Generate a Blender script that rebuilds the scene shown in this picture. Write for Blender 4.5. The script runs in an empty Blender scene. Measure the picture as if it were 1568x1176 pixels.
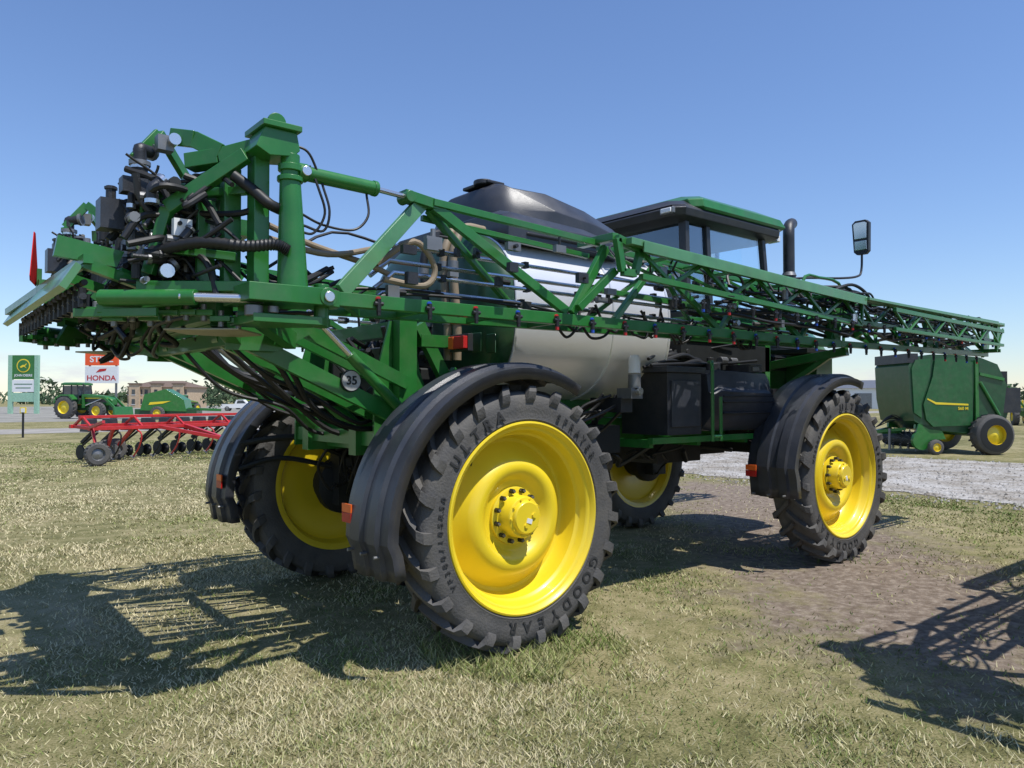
import bpy, math, random
import numpy as np
from mathutils import Vector, Matrix, Quaternion
R=random.Random(7)
scene=bpy.context.scene
COL=scene.collection
pi=math.pi
# ---------------------------------------------------------------- materials
def mat(name,c,rough=.5,metal=0,var=.15,scale=6,coat=0,bump=0,bscale=40,c2=None,spec=.5,dirt=0):
    m=bpy.data.materials.new(name); m.use_nodes=True
    nt=m.node_tree; b=nt.nodes['Principled BSDF']; L=nt.links
    tc=nt.nodes.new('ShaderNodeTexCoord')
    n=nt.nodes.new('ShaderNodeTexNoise'); n.inputs['Scale'].default_value=scale; n.inputs['Detail'].default_value=3
    L.new(tc.outputs['Object'],n.inputs['Vector'])
    r=nt.nodes.new('ShaderNodeValToRGB'); r.color_ramp.elements[0].position=.3; r.color_ramp.elements[1].position=.7
    a=[x*(1-var) for x in c]; d=c2 or [min(1,x*(1+var)) for x in c]
    r.color_ramp.elements[0].color=(*a,1); r.color_ramp.elements[1].color=(*d,1)
    L.new(n.outputs['Fac'],r.inputs['Fac'])
    out=r.outputs['Color']
    if dirt:
        n2=nt.nodes.new('ShaderNodeTexNoise'); n2.inputs['Scale'].default_value=scale*.6; n2.inputs['Detail'].default_value=5; n2.inputs['Roughness'].default_value=.7
        L.new(tc.outputs['Object'],n2.inputs['Vector'])
        mr=nt.nodes.new('ShaderNodeMapRange'); mr.inputs[1].default_value=.45; mr.inputs[2].default_value=.8; mr.inputs[4].default_value=dirt
        L.new(n2.outputs['Fac'],mr.inputs[0])
        mx=nt.nodes.new('ShaderNodeMix'); mx.data_type='RGBA'; L.new(mr.outputs[0],mx.inputs[0]); L.new(out,mx.inputs[6]); mx.inputs[7].default_value=(.24,.21,.16,1)
        out=mx.outputs[2]
    L.new(out,b.inputs['Base Color'])
    mr2=nt.nodes.new('ShaderNodeMapRange'); mr2.inputs[3].default_value=max(0,rough-.08); mr2.inputs[4].default_value=min(1,rough+.1)
    L.new(n.outputs['Fac'],mr2.inputs[0]); L.new(mr2.outputs[0],b.inputs['Roughness'])
    b.inputs['Metallic'].default_value=metal
    b.inputs['Specular IOR Level'].default_value=spec
    if coat: b.inputs['Coat Weight'].default_value=coat; b.inputs['Coat Roughness'].default_value=.08
    if bump:
        n3=nt.nodes.new('ShaderNodeTexNoise'); n3.inputs['Scale'].default_value=bscale; n3.inputs['Detail'].default_value=2
        L.new(tc.outputs['Object'],n3.inputs['Vector'])
        bp=nt.nodes.new('ShaderNodeBump'); bp.inputs['Strength'].default_value=bump; bp.inputs['Distance'].default_value=.02
        L.new(n3.outputs['Fac'],bp.inputs['Height']); L.new(bp.outputs[0],b.inputs['Normal'])
    return m
GREEN=mat('green_paint',(.020,.158,.025),.36,coat=.24,var=.12,dirt=.2)
GREEND=mat('dark_green_paint_and_reflection',(.010,.065,.02),.4,coat=.2,dirt=.12)
GLIGHT=mat('pale_green_paint',(.085,.25,.10),.35,coat=.3,dirt=.25)  # paler green than the main coat, with a slightly stronger dirt mix
YELLOW=mat('yellow_paint',(.82,.61,.02),.36,coat=.3,var=.04,scale=3,dirt=.08)
BLACK=mat('black_plastic',(.024,.025,.029),.42,bump=.15,bscale=120,dirt=.12)
FEND=mat('fender_plastic',(.034,.037,.046),.36,bump=.1,bscale=150,dirt=.1)
RUB=mat('tyre_rubber',(.078,.075,.072),.75,bump=.25,bscale=60,dirt=.35,scale=4)
RUBT=mat('tyre_letters',(.028,.028,.028),.7)
HOSE=mat('hose_rubber',(.012,.012,.012),.5)
BHOSE=mat('tan_hose',(.26,.2,.13),.6)
STEEL=mat('stainless_steel',(.68,.68,.69),.26,metal=.9,var=.06,scale=2)
TANKM=mat('tank_stainless',(.84,.84,.84),.32,metal=.4,var=.04,scale=1.5,bump=.03,bscale=3)
GREY=mat('grey_metal',(.22,.22,.22),.45,metal=.6)
DARK=mat('dark_frame',(.012,.014,.014),.6)
WHITE=mat('white_paint',(.75,.75,.74),.45,var=.04)
RED=mat('red_paint',(.50,.018,.02),.4,coat=.3,dirt=.12)
SMVR=mat('sign_red',(.45,.02,.02),.9,spec=.05); SMVO=mat('sign_orange',(.9,.10,.03),.9,spec=.05)
REFO=mat('orange_reflector',(.85,.14,.02),.3); REFR=mat('red_reflector',(.45,.01,.01),.3)
LGREY=mat('label_grey',(.45,.45,.44),.5)
BLUE=mat('blue_cap',(.02,.08,.45),.4); REDC=mat('red_cap',(.5,.02,.02),.4)
BEIGE=mat('beige_underside',(.33,.31,.22),.5,dirt=.2)
def glass(name,tint=(.45,.6,.6)):
    m=bpy.data.materials.new(name); m.use_nodes=True; nt=m.node_tree; nt.nodes.clear()
    o=nt.nodes.new('ShaderNodeOutputMaterial'); mx=nt.nodes.new('ShaderNodeMixShader'); t=nt.nodes.new('ShaderNodeBsdfTransparent'); g=nt.nodes.new('ShaderNodeBsdfGlossy')
    f=nt.nodes.new('ShaderNodeLayerWeight'); f.inputs[0].default_value=.25
    mr=nt.nodes.new('ShaderNodeMapRange'); mr.inputs[3].default_value=.06; mr.inputs[4].default_value=.8
    nt.links.new(f.outputs['Facing'],mr.inputs[0]); nt.links.new(mr.outputs[0],mx.inputs[0])
    t.inputs[0].default_value=(*tint,1); g.inputs[0].default_value=(.9,.95,1,1); g.inputs['Roughness'].default_value=.02
    nt.links.new(t.outputs[0],mx.inputs[1]); nt.links.new(g.outputs[0],mx.inputs[2]); nt.links.new(mx.outputs[0],o.inputs[0])
    return m
GLASS=glass('cab_glass',(.90,.96,.97)); GLASSD=glass('rear_cab_glass',(.42,.5,.53))
WGLASS=mat('window_glass',(.03,.045,.06),.08,spec=1)
# ---------------------------------------------------------------- builder
def frame(d):
    d=Vector(d).normalized()
    up=Vector((0,0,1)) if abs(d.z)<.97 else Vector((1,0,0))
    s=d.cross(up).normalized(); u=s.cross(d).normalized()
    return d,s,u
def catmull(P,n=6):
    P=[Vector(p) for p in P]; Q=[P[0]*2-P[1]]+P+[P[-1]*2-P[-2]]; o=[]
    for i in range(1,len(Q)-2):
        for k in range(n):
            t=k/n; a,b,c,d=Q[i-1:i+3]
            o.append(.5*((2*b)+(c-a)*t+(2*a-5*b+4*c-d)*t*t+(3*b-a-3*c+d)*t**3))
    o.append(P[-1]); return o
class B:
    def __init__(s): s.v=[];s.f=[];s.m=[];s.mats=[]
    def mi(s,m):
        if m not in s.mats: s.mats.append(m)
        return s.mats.index(m)
    def add(s,vs,fs,m):
        o=len(s.v); s.v+= [tuple(v) for v in vs]; k=s.mi(m)
        for f in fs: s.f.append(tuple(i+o for i in f)); s.m.append(k)
    def hexa(s,v,m): s.add(v,[(0,3,2,1),(4,5,6,7),(0,1,5,4),(1,2,6,5),(2,3,7,6),(3,0,4,7)],m)
    def box(s,c,d,m,rot=None,taper=1):
        c=Vector(c); h=[x/2 for x in d]; vs=[]
        for z,t in((-h[2],1),(h[2],taper)):
            for x,y in((-h[0],-h[1]),(h[0],-h[1]),(h[0],h[1]),(-h[0],h[1])): vs.append(Vector((x*t,y*t,z)))
        if rot: 
            M=Matrix.Rotation(rot[2],3,'Z')@Matrix.Rotation(rot[1],3,'Y')@Matrix.Rotation(rot[0],3,'X'); vs=[M@v for v in vs]
        s.hexa([c+v for v in vs],m)
    def bx(s,x0,x1,y0,y1,z0,z1,m): s.box(((x0+x1)/2,(y0+y1)/2,(z0+z1)/2),(abs(x1-x0),abs(y1-y0),abs(z1-z0)),m)
    def beam(s,p,q,w,h,m):
        p=Vector(p);q=Vector(q); d,a,u=frame(q-p); a=a*w/2;u=u*h/2
        s.hexa([p-a-u,p+a-u,p+a+u,p-a+u][::-1]+[q-a-u,q+a-u,q+a+u,q-a+u][::-1],m)
    def path(s,P,w,h,m):
        for i in range(len(P)-1): s.beam(P[i],P[i+1],w,h,m)
    def cyl(s,p,q,r,m,r2=None,n=14):
        p=Vector(p);q=Vector(q); r2=r if r2 is None else r2; d,a,u=frame(q-p); vs=[]
        for c,rr in((p,r),(q,r2)):
            for i in range(n): t=2*pi*i/n; vs.append(c+(a*math.cos(t)+u*math.sin(t))*rr)
        fs=[(i,(i+1)%n,n+(i+1)%n,n+i) for i in range(n)]+[tuple(range(n))[::-1],tuple(range(n,2*n))]
        s.add(vs,fs,m)
    def tube(s,P,r,m,n=8,smooth=0):
        if smooth: P=catmull(P,smooth)
        P=[Vector(p) for p in P]; vs=[];k=len(P); pa=None
        for i,p in enumerate(P):
            d=(P[min(i+1,k-1)]-P[max(i-1,0)])
            if d.length<1e-6: d=Vector((0,0,1))
            d.normalize()
            if pa is None: _,a,u=frame(d)
            else:
                a=(pa-d*pa.dot(d)); 
                if a.length<1e-4: _,a,u=frame(d)
                a.normalize(); u=a.cross(d)
            pa=a
            rr=r[i] if isinstance(r,(list,tuple)) else r
            for j in range(n): t=2*pi*j/n; vs.append(p+(a*math.cos(t)+u*math.sin(t))*rr)
        fs=[]
        for i in range(k-1):
            for j in range(n): fs.append((i*n+j,i*n+(j+1)%n,(i+1)*n+(j+1)%n,(i+1)*n+j))
        fs+=[tuple(range(n))[::-1],tuple(range((k-1)*n,k*n))]
        s.add(vs,fs,m)
    def lathe(s,prof,c,axis,m,n=64):
        c=Vector(c); d,a,u=frame(axis); vs=[];fs=[];k=len(prof)
        for i in range(n):
            t=2*pi*i/n; e=a*math.cos(t)+u*math.sin(t)
            for r,w in prof: vs.append(c+e*r+d*w)
        for i in range(n):
            j=(i+1)%n
            for q in range(k-1): fs.append((i*k+q,j*k+q,j*k+q+1,i*k+q+1))
        s.add(vs,fs,m)
    def prism(s,poly,o,ax,ay,th,m):
        o=Vector(o);ax=Vector(ax);ay=Vector(ay); nn=ax.cross(ay).normalized()*th/2; n=len(poly)
        vs=[o+ax*x+ay*y-nn for x,y in poly]+[o+ax*x+ay*y+nn for x,y in poly]
        s.add(vs,[tuple(range(n))[::-1],tuple(range(n,2*n))]+[(i,(i+1)%n,n+(i+1)%n,n+i) for i in range(n)],m)
    def done(s,name,parent=None,bevel=0,ang=35,solid=0):
        me=bpy.data.meshes.new(name); me.from_pydata(s.v,[],s.f); 
        for m in s.mats: me.materials.append(m)
        me.polygons.foreach_set('material_index',s.m)
        me.polygons.foreach_set('use_smooth',[True]*len(s.f))
        me.update()
        try: me.set_sharp_from_angle(angle=math.radians(ang))
        except Exception: pass
        o=bpy.data.objects.new(name,me); COL.objects.link(o)
        if parent: o.parent=parent
        if solid:
            md=o.modifiers.new('s','SOLIDIFY'); md.thickness=solid; md.offset=0
        if bevel:
            md=o.modifiers.new('b','BEVEL'); md.width=bevel; md.segments=2; md.limit_method='ANGLE'; md.angle_limit=math.radians(40); md.harden_normals=True
        return o
def empty(name,loc=(0,0,0),rz=0,sc=1):
    e=bpy.data.objects.new(name,None); COL.objects.link(e); e.location=loc; e.rotation_euler=(0,0,rz); e.scale=(sc,)*3; e.empty_display_size=.2; return e
def textpart(b,body,size,place,m,ext=.003):
    cu=bpy.data.curves.new('t','FONT'); cu.body=body; cu.size=size; cu.extrude=ext; cu.align_x='CENTER'; cu.align_y='CENTER'; cu.offset=size*.02
    ob=bpy.data.objects.new('t',cu); COL.objects.link(ob); dg=bpy.context.evaluated_depsgraph_get(); me=ob.evaluated_get(dg).to_mesh()
    b.add([place(v.co) for v in me.vertices],[tuple(p.vertices) for p in me.polygons],m)
    ob.evaluated_get(dg).to_mesh_clear(); bpy.data.objects.remove(ob); bpy.data.curves.remove(cu)
def jit(a): return R.uniform(-a,a)
def hose(b,p,q,r=.014,sag=.1,m=None,w=.06,k=3):
    p=Vector(p);q=Vector(q); P=[p]
    for i in range(1,k+1):
        t=i/(k+1); P.append(p.lerp(q,t)+Vector((jit(w),jit(w),jit(w)-sag*math.sin(pi*t))))
    P.append(q); b.tube(P,r,m or HOSE,8,6)
# ---------------------------------------------------------------- wheel (axis y, outside = -y)
def wheel_mesh():
    b=B()
    pr=[(.68,-.17),(.70,-.185),(.72,-.198),(.725,-.204),(.735,-.200),(.79,-.212),(.85,-.212),(.885,-.204),(.91,-.19),(.925,-.165),(.932,-.10),(.934,0),(.932,.10),(.925,.165),(.91,.19),(.85,.212),(.735,.2),(.68,.17)]
    b.lathe(pr,(0,0,0),(0,1,0),RUB,96)
    N=23
    for side in(-1,1):
        for i in range(N):
            th0=2*pi*(i+(0 if side<0 else .5))/N
            st=[(-.02,-.02,.985,.92,.030),(.07,.07,.985,.92,.024),(.135,.14,.982,.92,.024),(.185,.205,.97,.90,.031),(.212,.235,.93,.89,.038),(.222,.232,.875,.85,.043),(.225,.214,.845,.83,.045)]
            rings=[]
            for dt,w,rt,rb,hw in st:
                ang=th0+dt
                def P(t,r,ww): return (r*math.cos(t),side*ww,r*math.sin(t))
                if w<.2: rings.append([P(ang-hw*1.15,rb,w),P(ang-hw,rt,w),P(ang+hw,rt,w),P(ang+hw*1.15,rb,w)])
                else: rings.append([P(ang-hw*1.15,rt-.01,.185),P(ang-hw,rt,w),P(ang+hw,rt,w),P(ang+hw*1.15,rt-.01,.185)])
            vs=[v for r_ in rings for v in r_]; fs=[]
            for k in range(len(rings)-1):
                for j in range(3): fs.append((k*4+j,k*4+j+1,k*4+4+j+1,k*4+4+j))
            fs+=[(0,1,2,3),tuple(len(vs)-4+j for j in range(4))]
            b.add(vs,fs,RUB)
    def arc(txt,phi0,dphi,size,r,side):
        for i,ch in enumerate(txt):
            if ch==' ': continue
            ph=phi0-i*dphi
            def pl(c,ph=ph):
                u=Vector((math.sin(ph),0,-math.cos(ph))); o=Vector((math.cos(ph),0,math.sin(ph)))
                v=o*r+u*c.x+o*c.y; v.y=-.2145-c.z; return v
            textpart(b,ch,size,pl,RUBT,.003)
    arc('ULTRA',math.radians(163),.155,.115,.785,-1)
    arc('GOODYEAR',math.radians(-14),.175,.115,.785,-1)
    arc('VF380/105R50',math.radians(228),.072,.06,.78,-1)
    arc('SPRAYER',math.radians(85),.10,.07,.785,-1)
    rp=[(.66,.17),(.69,.175),(.70,-.168),(.712,-.190),(.706,-.203),(.694,-.206),(.682,-.196),(.668,-.172),(.650,-.165),(.640,-.15),(.632,-.10),(.618,-.085),(.607,-.075),(.600,-.03),(.592,.03),(.575,.055),(.55,.06),(.52,.04),(.47,-.005),(.44,-.045),(.41,-.075),(.37,-.09),(.33,-.085),(.30,-.06),(.27,-.03),(.255,-.02),(.20,-.02),(.0001,-.02)]
    b.lathe(rp,(0,0,0),(0,1,0),YELLOW,96)
    b.lathe([(.66,.17),(.63,.16),(.6,.1),(.592,.06),(.55,.075),(.3,0),(.2,.0),(.001,.0)],(0,0,0),(0,1,0),YELLOW,64)
    b.lathe([(.215,-.02),(.215,-.045),(.205,-.05),(.165,-.05),(.158,-.06),(.155,-.15),(.145,-.165),(.125,-.17),(.122,-.19),(.112,-.2),(.0001,-.2)],(0,0,0),(0,1,0),YELLOW,48)
    for i in range(12):
        t=2*pi*i/12; c=Vector((math.cos(t),0,math.sin(t))); p=c*.19
        b.cyl(p+Vector((0,-.05,0)),p+Vector((0,-.085,0)),.019,HOSE,n=6); b.cyl(p+Vector((0,-.085,0)),p+Vector((0,-.10,0)),.010,GREY,n=8)
    for i in range(10):
        t=2*pi*(i+.5)/10; p=Vector((math.cos(t),0,math.sin(t)))*.136
        b.cyl(p+Vector((0,-.168,0)),p+Vector((0,-.18,0)),.009,YELLOW,n=6)
    b.cyl((.05,-.2,.03),(.05,-.212,.03),.02,YELLOW,n=6); b.cyl((0,-.2,-.06),(0,-.21,-.06),.018,YELLOW,n=6)
    b.box((.02,-.202,-.02),(.05,.005,.035),WHITE)
    b.cyl((.52*math.cos(2.6),.035,.52*math.sin(2.6)),(.6*math.cos(2.6),-.05,.6*math.sin(2.6)),.006,HOSE)
    b.lathe([(.0001,.0),(.22,.0),(.24,.05),(.24,.2),(.30,.22),(.30,.32),(.2,.36),(.0001,.36)],(0,0,0),(0,1,0),DARK,24)
    return b
SP=empty('crop_sprayer')
wo=wheel_mesh().done('wheel_rear_right',SP,ang=38)
wo.location=(.03,-1.53,.99); wo.rotation_euler=(0,.3,0); wo.scale=(1.015,)*3
for nm,x,y,rz,ry in(('wheel_front_right',4.90,-1.53,0,1.1),('wheel_rear_left',.03,1.5,pi,.4),('wheel_front_left',4.87,1.5,pi,.9)):
    o=bpy.data.objects.new(nm,wo.data); COL.objects.link(o); o.parent=SP; o.location=(x,y,.99); o.rotation_euler=(0,ry if rz==0 else -ry,rz); o.scale=(1.015,)*3
# ---------------------------------------------------------------- fenders
def fender(x0,Rr,a0,a1,flap):
    b=B(); prof=[(-1.77,-.08),(-1.78,0),(-1.70,.012),(-1.685,.042),(-1.60,.045),(-1.585,.02),(-1.50,.022),(-1.485,.045),(-1.36,.045),(-1.345,.015),(-1.23,.005),(-1.22,-.07)]
    st=[]; n=26
    for i in range(n+1):
        a=math.radians(a0+(a1-a0)*i/n); rr=Rr+ (.05*max(0,(a-math.radians(120))/1.2))
        st.append((x0+math.cos(a)*rr,.975+math.sin(a)*rr*.985,math.cos(a),math.sin(a)))
    x,z,_,_=st[-1]
    for k in range(1,4): st.append((x+.015*k+.02,z-flap*k/3,-1,-.05))
    vs=[];k=len(prof)
    for (x,z,nx,nz) in st:
        for y,h in prof: vs.append((x+nx*h,y,z+nz*h))
    fs=[(i*k+j,i*k+j+1,(i+1)*k+j+1,(i+1)*k+j) for i in range(len(st)-1) for j in range(k-1)]
    b.add(vs,fs,FEND); return b
def fender_hw(x0,Rr):
    b=B(); xr=x0-Rr-.02; z=1.10
    b.box((xr-.065,-1.30,z+.03),(.012,.13,.06),REFO); b.box((xr-.065,-1.30,z-.035),(.012,.13,.065),REFR)
    for y in(-1.32,-1.5,-1.68): b.cyl((xr-.02,y,.85),(xr-.07,y,.85),.012,GREY,n=6)
    b.tube([(x0-.2,-1.25,2.0),(x0-.25,-1.1,1.95),(x0-.2,-1.0,1.6)],.03,DARK,8,4)
    b.tube([(x0-1.05,-1.25,1.45),(x0-.7,-1.12,1.5),(x0-.2,-1.0,1.5)],.03,DARK,8,4)
    b.tube([(x0-1.1,-1.25,1.2),(x0-.7,-1.15,1.3),(x0-.2,-1.05,1.2)],.025,DARK,8,4)
    return b
for nm,x0,Rr,a0,a1,fl in(('rear',0,1.145,62,182,.24),('front',4.87,1.165,72,172,.32)):
    o=fender(x0,Rr,a0,a1,fl).done('fender_%s_right'%nm,SP,solid=.014,ang=25)
    h=fender_hw(x0,Rr).done('fender_hardware_%s_right'%nm,SP,.002)
    for q,n2 in((o,'fender_%s_left'%nm),(h,'fender_hardware_%s_left'%nm)):
        o2=bpy.data.objects.new(n2,q.data); COL.objects.link(o2); o2.parent=SP; o2.scale=(1,-1,1)
        if q is o: md=o2.modifiers.new('s','SOLIDIFY'); md.thickness=.014; md.offset=0
# ---------------------------------------------------------------- chassis
b=B()
for y in(-.45,.45): b.bx(-.75,6.6,y-.06,y+.06,1.42,1.68,GREEN)
for x in(-.5,.6,1.6,2.6,3.8,5.6): b.bx(x-.07,x+.07,-.388,.388,1.45,1.65,GREEN)
for x0 in(0,4.87):
    b.bx(x0-.1,x0+.1,-1.12,1.12,1.20,1.36,DARK)
    for s in(-1,1):
        b.bx(x0-.14,x0+.14,s*1.0,s*1.2,.8,1.75,DARK)
        b.cyl((x0,s*1.1,1.4),(x0,s*1.1,2.0),.085,DARK)
        b.cyl((x0+.25,s*.8,1.38),(x0+.25,s*.8,1.6),.13,HOSE); b.cyl((x0-.25,s*.8,1.38),(x0-.25,s*.8,1.6),.13,HOSE)
        b.beam((x0-.6,s*.55,1.5),(x0,s*1.0,1.3),.08,.1,DARK); b.beam((x0+.6,s*.55,1.5),(x0,s*1.0,1.3),.08,.1,DARK)
        for k in range(7): hose(b,(x0-.3+jit(.2),s*.5,1.5+jit(.1)),(x0+jit(.1),s*1.15,1.0+jit(.2)),.014,.15,w=.1)
b.bx(1.0,4.5,-.35,.35,1.2,1.42,DARK)
b.done('chassis',SP,.008)
b=B()
b.bx(-.34,.10,-.62,.62,1.72,2.14,DARK); b.bx(-.30,.05,-.5,.5,2.145,2.34,BLACK); b.cyl((-.36,-.3,1.85),(-.5,-.3,1.85),.14,BLACK); b.cyl((-.36,.3,1.9),(-.5,.3,1.9),.1,GREY)
b.bx(-.38,.1,.66,1.0,1.7,2.3,DARK)
b.done('added_shade_block',SP,.02)  # pump-like dark blocks, added to shade the rear left wheel
# rear mast & linkage
b=B()
for s in(-1,1):
    y=.82*s
    b.bx(-.56,-.40,y-.05,y+.05,1.42,2.55,GREEN)
    b.prism([(-.72,1.45),(-.30,1.45),(-.16,1.75),(-.30,2.1),(-.38,2.5),(-.58,2.5),(-.72,2.0)],(0,y-.075*s*1.0,0),(1,0,0),(0,0,1),.025,GREEN)
    b.beam((-.36,y,2.48),(.1,y,1.72),.07,.10,GREEN)
    b.beam((-.1,y*1.1,2.1),(.35,y*1.1,1.72),.06,.1,GREEN)
    b.bx(-.35,.3,y-.04,y+.04,2.30,2.40,GREEN)
    for yy in(.9*s,.62*s):
        b.beam((-1.85,yy,2.30),(-.52,yy,1.70),.06,.12,GREEN)
        b.beam((-1.52,yy-.02*s,2.44),(-.50,yy-.02*s,2.00),.05,.10,GREEN)
        b.cyl((-.52,yy-.05,1.70),(-.52,yy+.05,1.70),.07,GREEN); b.cyl((-1.85,yy-.06,2.3),(-1.85,yy+.06,2.3),.06,GREEN)
        b.cyl((-.52,yy-.065,1.70),(-.52,yy+.065,1.70),.03,STEEL)
    b.cyl((-1.38,.98*s,2.50),(-1.05,.98*s,2.20),.022,STEEL); b.cyl((-1.05,.98*s,2.20),(-.62,.98*s,1.80),.042,GREEN)
    b.cyl((-1.6,.4*s,2.35),(-1.0,.4*s,1.9),.03,STEEL); b.cyl((-1.1,.4*s,1.98),(-.5,.4*s,1.5),.055,GREEN)
    b.prism([(-1.95,2.2),(-1.6,2.2),(-1.35,2.34),(-1.4,2.52),(-1.95,2.52)],(0,.98*s,0),(1,0,0),(0,0,1),.03,GREEN)
b.bx(-.55,-.41,-.77,.77,2.38,2.50,GREEN); b.bx(-.70,-.50,-.77,.77,1.5,1.62,GREEN)
b.bx(-1.9,-1.8,-.87,.87,2.24,2.34,GREEN)
b.box((-1.2,0,2.05),(.1,1.16,.1),GREEN,(0,.4,0))
b.cyl((-1.02,-.935,2.01),(-1.02,-.95,2.01),.082,DARK,n=28); b.cyl((-1.02,-.95,2.01),(-1.02,-.956,2.01),.074,LGREY,n=28)
textpart(b,'35',.09,lambda c:Vector((-1.02+c.x,-.958-c.z,2.01+c.y)),DARK)
b.done('lift_linkage',SP,.006)
b=B()
for k in range(16):
    y=jit(.85); hose(b,(-1.9,y,2.4+jit(.1)),(-.4+jit(.2),y*.7+jit(.2),1.9+jit(.4)),R.choice([.012,.016,.022]),.18,w=.08)
for k in range(14):
    hose(b,(-.6+jit(.2),jit(.8),2.2+jit(.3)),(.1+jit(.2),jit(.9),1.6+jit(.2)),R.choice([.014,.02,.026]),.1,w=.12)
for k in range(5): hose(b,(-.4,-.7+k*.05,1.9),(-.2,-1.05,1.25+k*.05),.014,.3,w=.05)
b.done('linkage_hoses',SP)
b=B(); b.box((-.12,-1.08,2.33),(.05,.14,.10),REDC); b.box((-.12,-.97,2.33),(.05,.07,.10),REFO); b.box((-.08,-1.03,2.33),(.05,.26,.14),BLACK)
b.beam((-.06,-1.0,2.32),(-.06,-.8,2.32),.04,.05,GREEN); b.bx(.05,.06,-1.12,-1.0,2.26,2.42,GREEND); b.bx(.2,.21,-1.12,-1.0,2.26,2.42,GREEND)
b.done('tail_lamp',SP,.006)
# ---------------------------------------------------------------- tank
def loft(b,secs,m,caps=True):
    n=len(secs[0]); vs=[v for s in secs for v in s]
    fs=[(i*n+j,i*n+(j+1)%n,(i+1)*n+(j+1)%n,(i+1)*n+j) for i in range(len(secs)-1) for j in range(n)]
    if caps: fs+=[tuple(range(n))[::-1],tuple(range((len(secs)-1)*n,len(secs)*n))]
    b.add(vs,fs,m)
def ring(x,hw,hh,cz,p=2.6,n=56,cy=0):
    o=[]
    for i in range(n):
        t=2*pi*i/n; c,s=math.cos(t),math.sin(t)
        o.append((x,cy+hw*math.copysign(abs(c)**(2/p),c),cz+hh*math.copysign(abs(s)**(2/p),s)))
    return o
TZ,TH,TW=2.62,.80,1.13
b=B()
loft(b,[ring(x,TW,TH,TZ) for x in(.42,.9,1.4,1.9,2.46)],TANKM,False)
loft(b,[ring(2.46+.16*math.sin(t),TW*max(.02,math.cos(t)**.5),TH*max(.02,math.cos(t)**.5),TZ) for t in(0,.4,.8,1.2,1.5,1.57)],TANKM)
for x in(.42,1.62,2.44): loft(b,[ring(x-.012,TW+.008,TH+.008,TZ),ring(x-.006,TW+.014,TH+.014,TZ),ring(x+.006,TW+.014,TH+.014,TZ),ring(x+.012,TW+.008,TH+.008,TZ)],TANKM)
b.done('product_tank',SP)
b=B()
loft(b,[ring(.40-.22*math.sin(t),(TW+.005)*max(.02,math.cos(t)**.3),(TH+.005)*max(.02,math.cos(t)**.3),TZ) for t in(0,.25,.5,.75,1,1.25,1.45,1.55,1.57)],GREEND)  # stainless dome coloured dark green to paint in its reflection of the machine
for y in(-.45,.45): b.bx(.5,2.3,y-.1,y+.1,1.69,1.95,GREEN)
for x in(.6,2.2): b.prism([(-1.0,2.2),(-.5,1.7),(.5,1.7),(1.0,2.2),(.85,1.9),(.5,1.85),(-.5,1.85),(-.85,1.9)],(x,0,0),(0,1,0),(0,0,1),.08,GREEN)
b.done('tank_saddle',SP,.004)
b=B()
def csec(x,hw,z0,z1,ch=.16):
    P=[(-hw,z0),(-hw,z0+(z1-z0)*.55),(-hw+ch,z1-.04),(-hw+ch+.14,z1),(hw-ch-.14,z1),(hw-ch,z1-.04),(hw,z0+(z1-z0)*.55),(hw,z0)]
    return [(x,y,z) for y,z in P]
loft(b,[csec(.66,.46,3.36,3.80),csec(.70,.54,3.32,3.90),csec(.82,.62,3.3,3.96),csec(.90,.66,3.3,3.93),csec(1.2,.78,3.36,3.90),csec(1.7,.82,3.34,3.80),csec(2.15,.78,3.3,3.69),csec(2.40,.70,3.3,3.58),csec(2.46,.6,3.3,3.5)],FEND)
loft(b,[csec(.42,1.02,3.26,3.52,.1),csec(.50,1.05,3.25,3.55,.1),csec(1.4,1.05,3.26,3.52,.1),csec(1.95,1.0,3.26,3.45,.1)],FEND)
loft(b,[csec(1.95,.90,3.3,3.46,.1),csec(2.44,.86,3.3,3.44,.1)],BLACK)
b.bx(.6,1.8,-1.070,-1.045,3.30,3.33,HOSE)
b.cyl((.78,-.2,3.95),(.78,-.2,4.0),.10,BLACK); b.bx(.74,.95,-.32,.1,3.955,3.99,BLACK)
b.done('tank_cover',SP,.014)
b=B()
for k,(y,x) in enumerate([(-.86,.0),(-.78,-.04),(-.5,-.06)]):
    b.tube([(x,y,2.2),(x,y,2.5),(x-.03,y+.02,3.0),(x,y+.02,3.18),(x+.12,y+.06,3.34),(x+.35,y+.1,3.36)],.036,BHOSE if k<2 else HOSE,12,6)
    b.cyl((x-.03,y+.02,2.96),(x-.03,y+.02,3.03),.046,GREY); b.cyl((x,y,2.5),(x,y,2.55),.046,GREY)
for k in range(12):
    hose(b,(-.2+jit(.1),R.uniform(-.6,.9),2.2+jit(.2)),(.0+jit(.1),R.uniform(-.6,.9),2.7+jit(.3)),R.choice([.012,.018,.025]),jit(.1),w=.1)
for k in range(14):
    c=Vector((-.15+jit(.08),R.uniform(-.8,.8),2.4+jit(.25))); b.cyl(c,c+Vector((0,.09,.0)) if R.random()<.5 else c+Vector((0,0,.09)),.035,R.choice([HOSE,GREY,BLACK]),n=10)
b.done('tank_plumbing',SP,.004)
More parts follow.
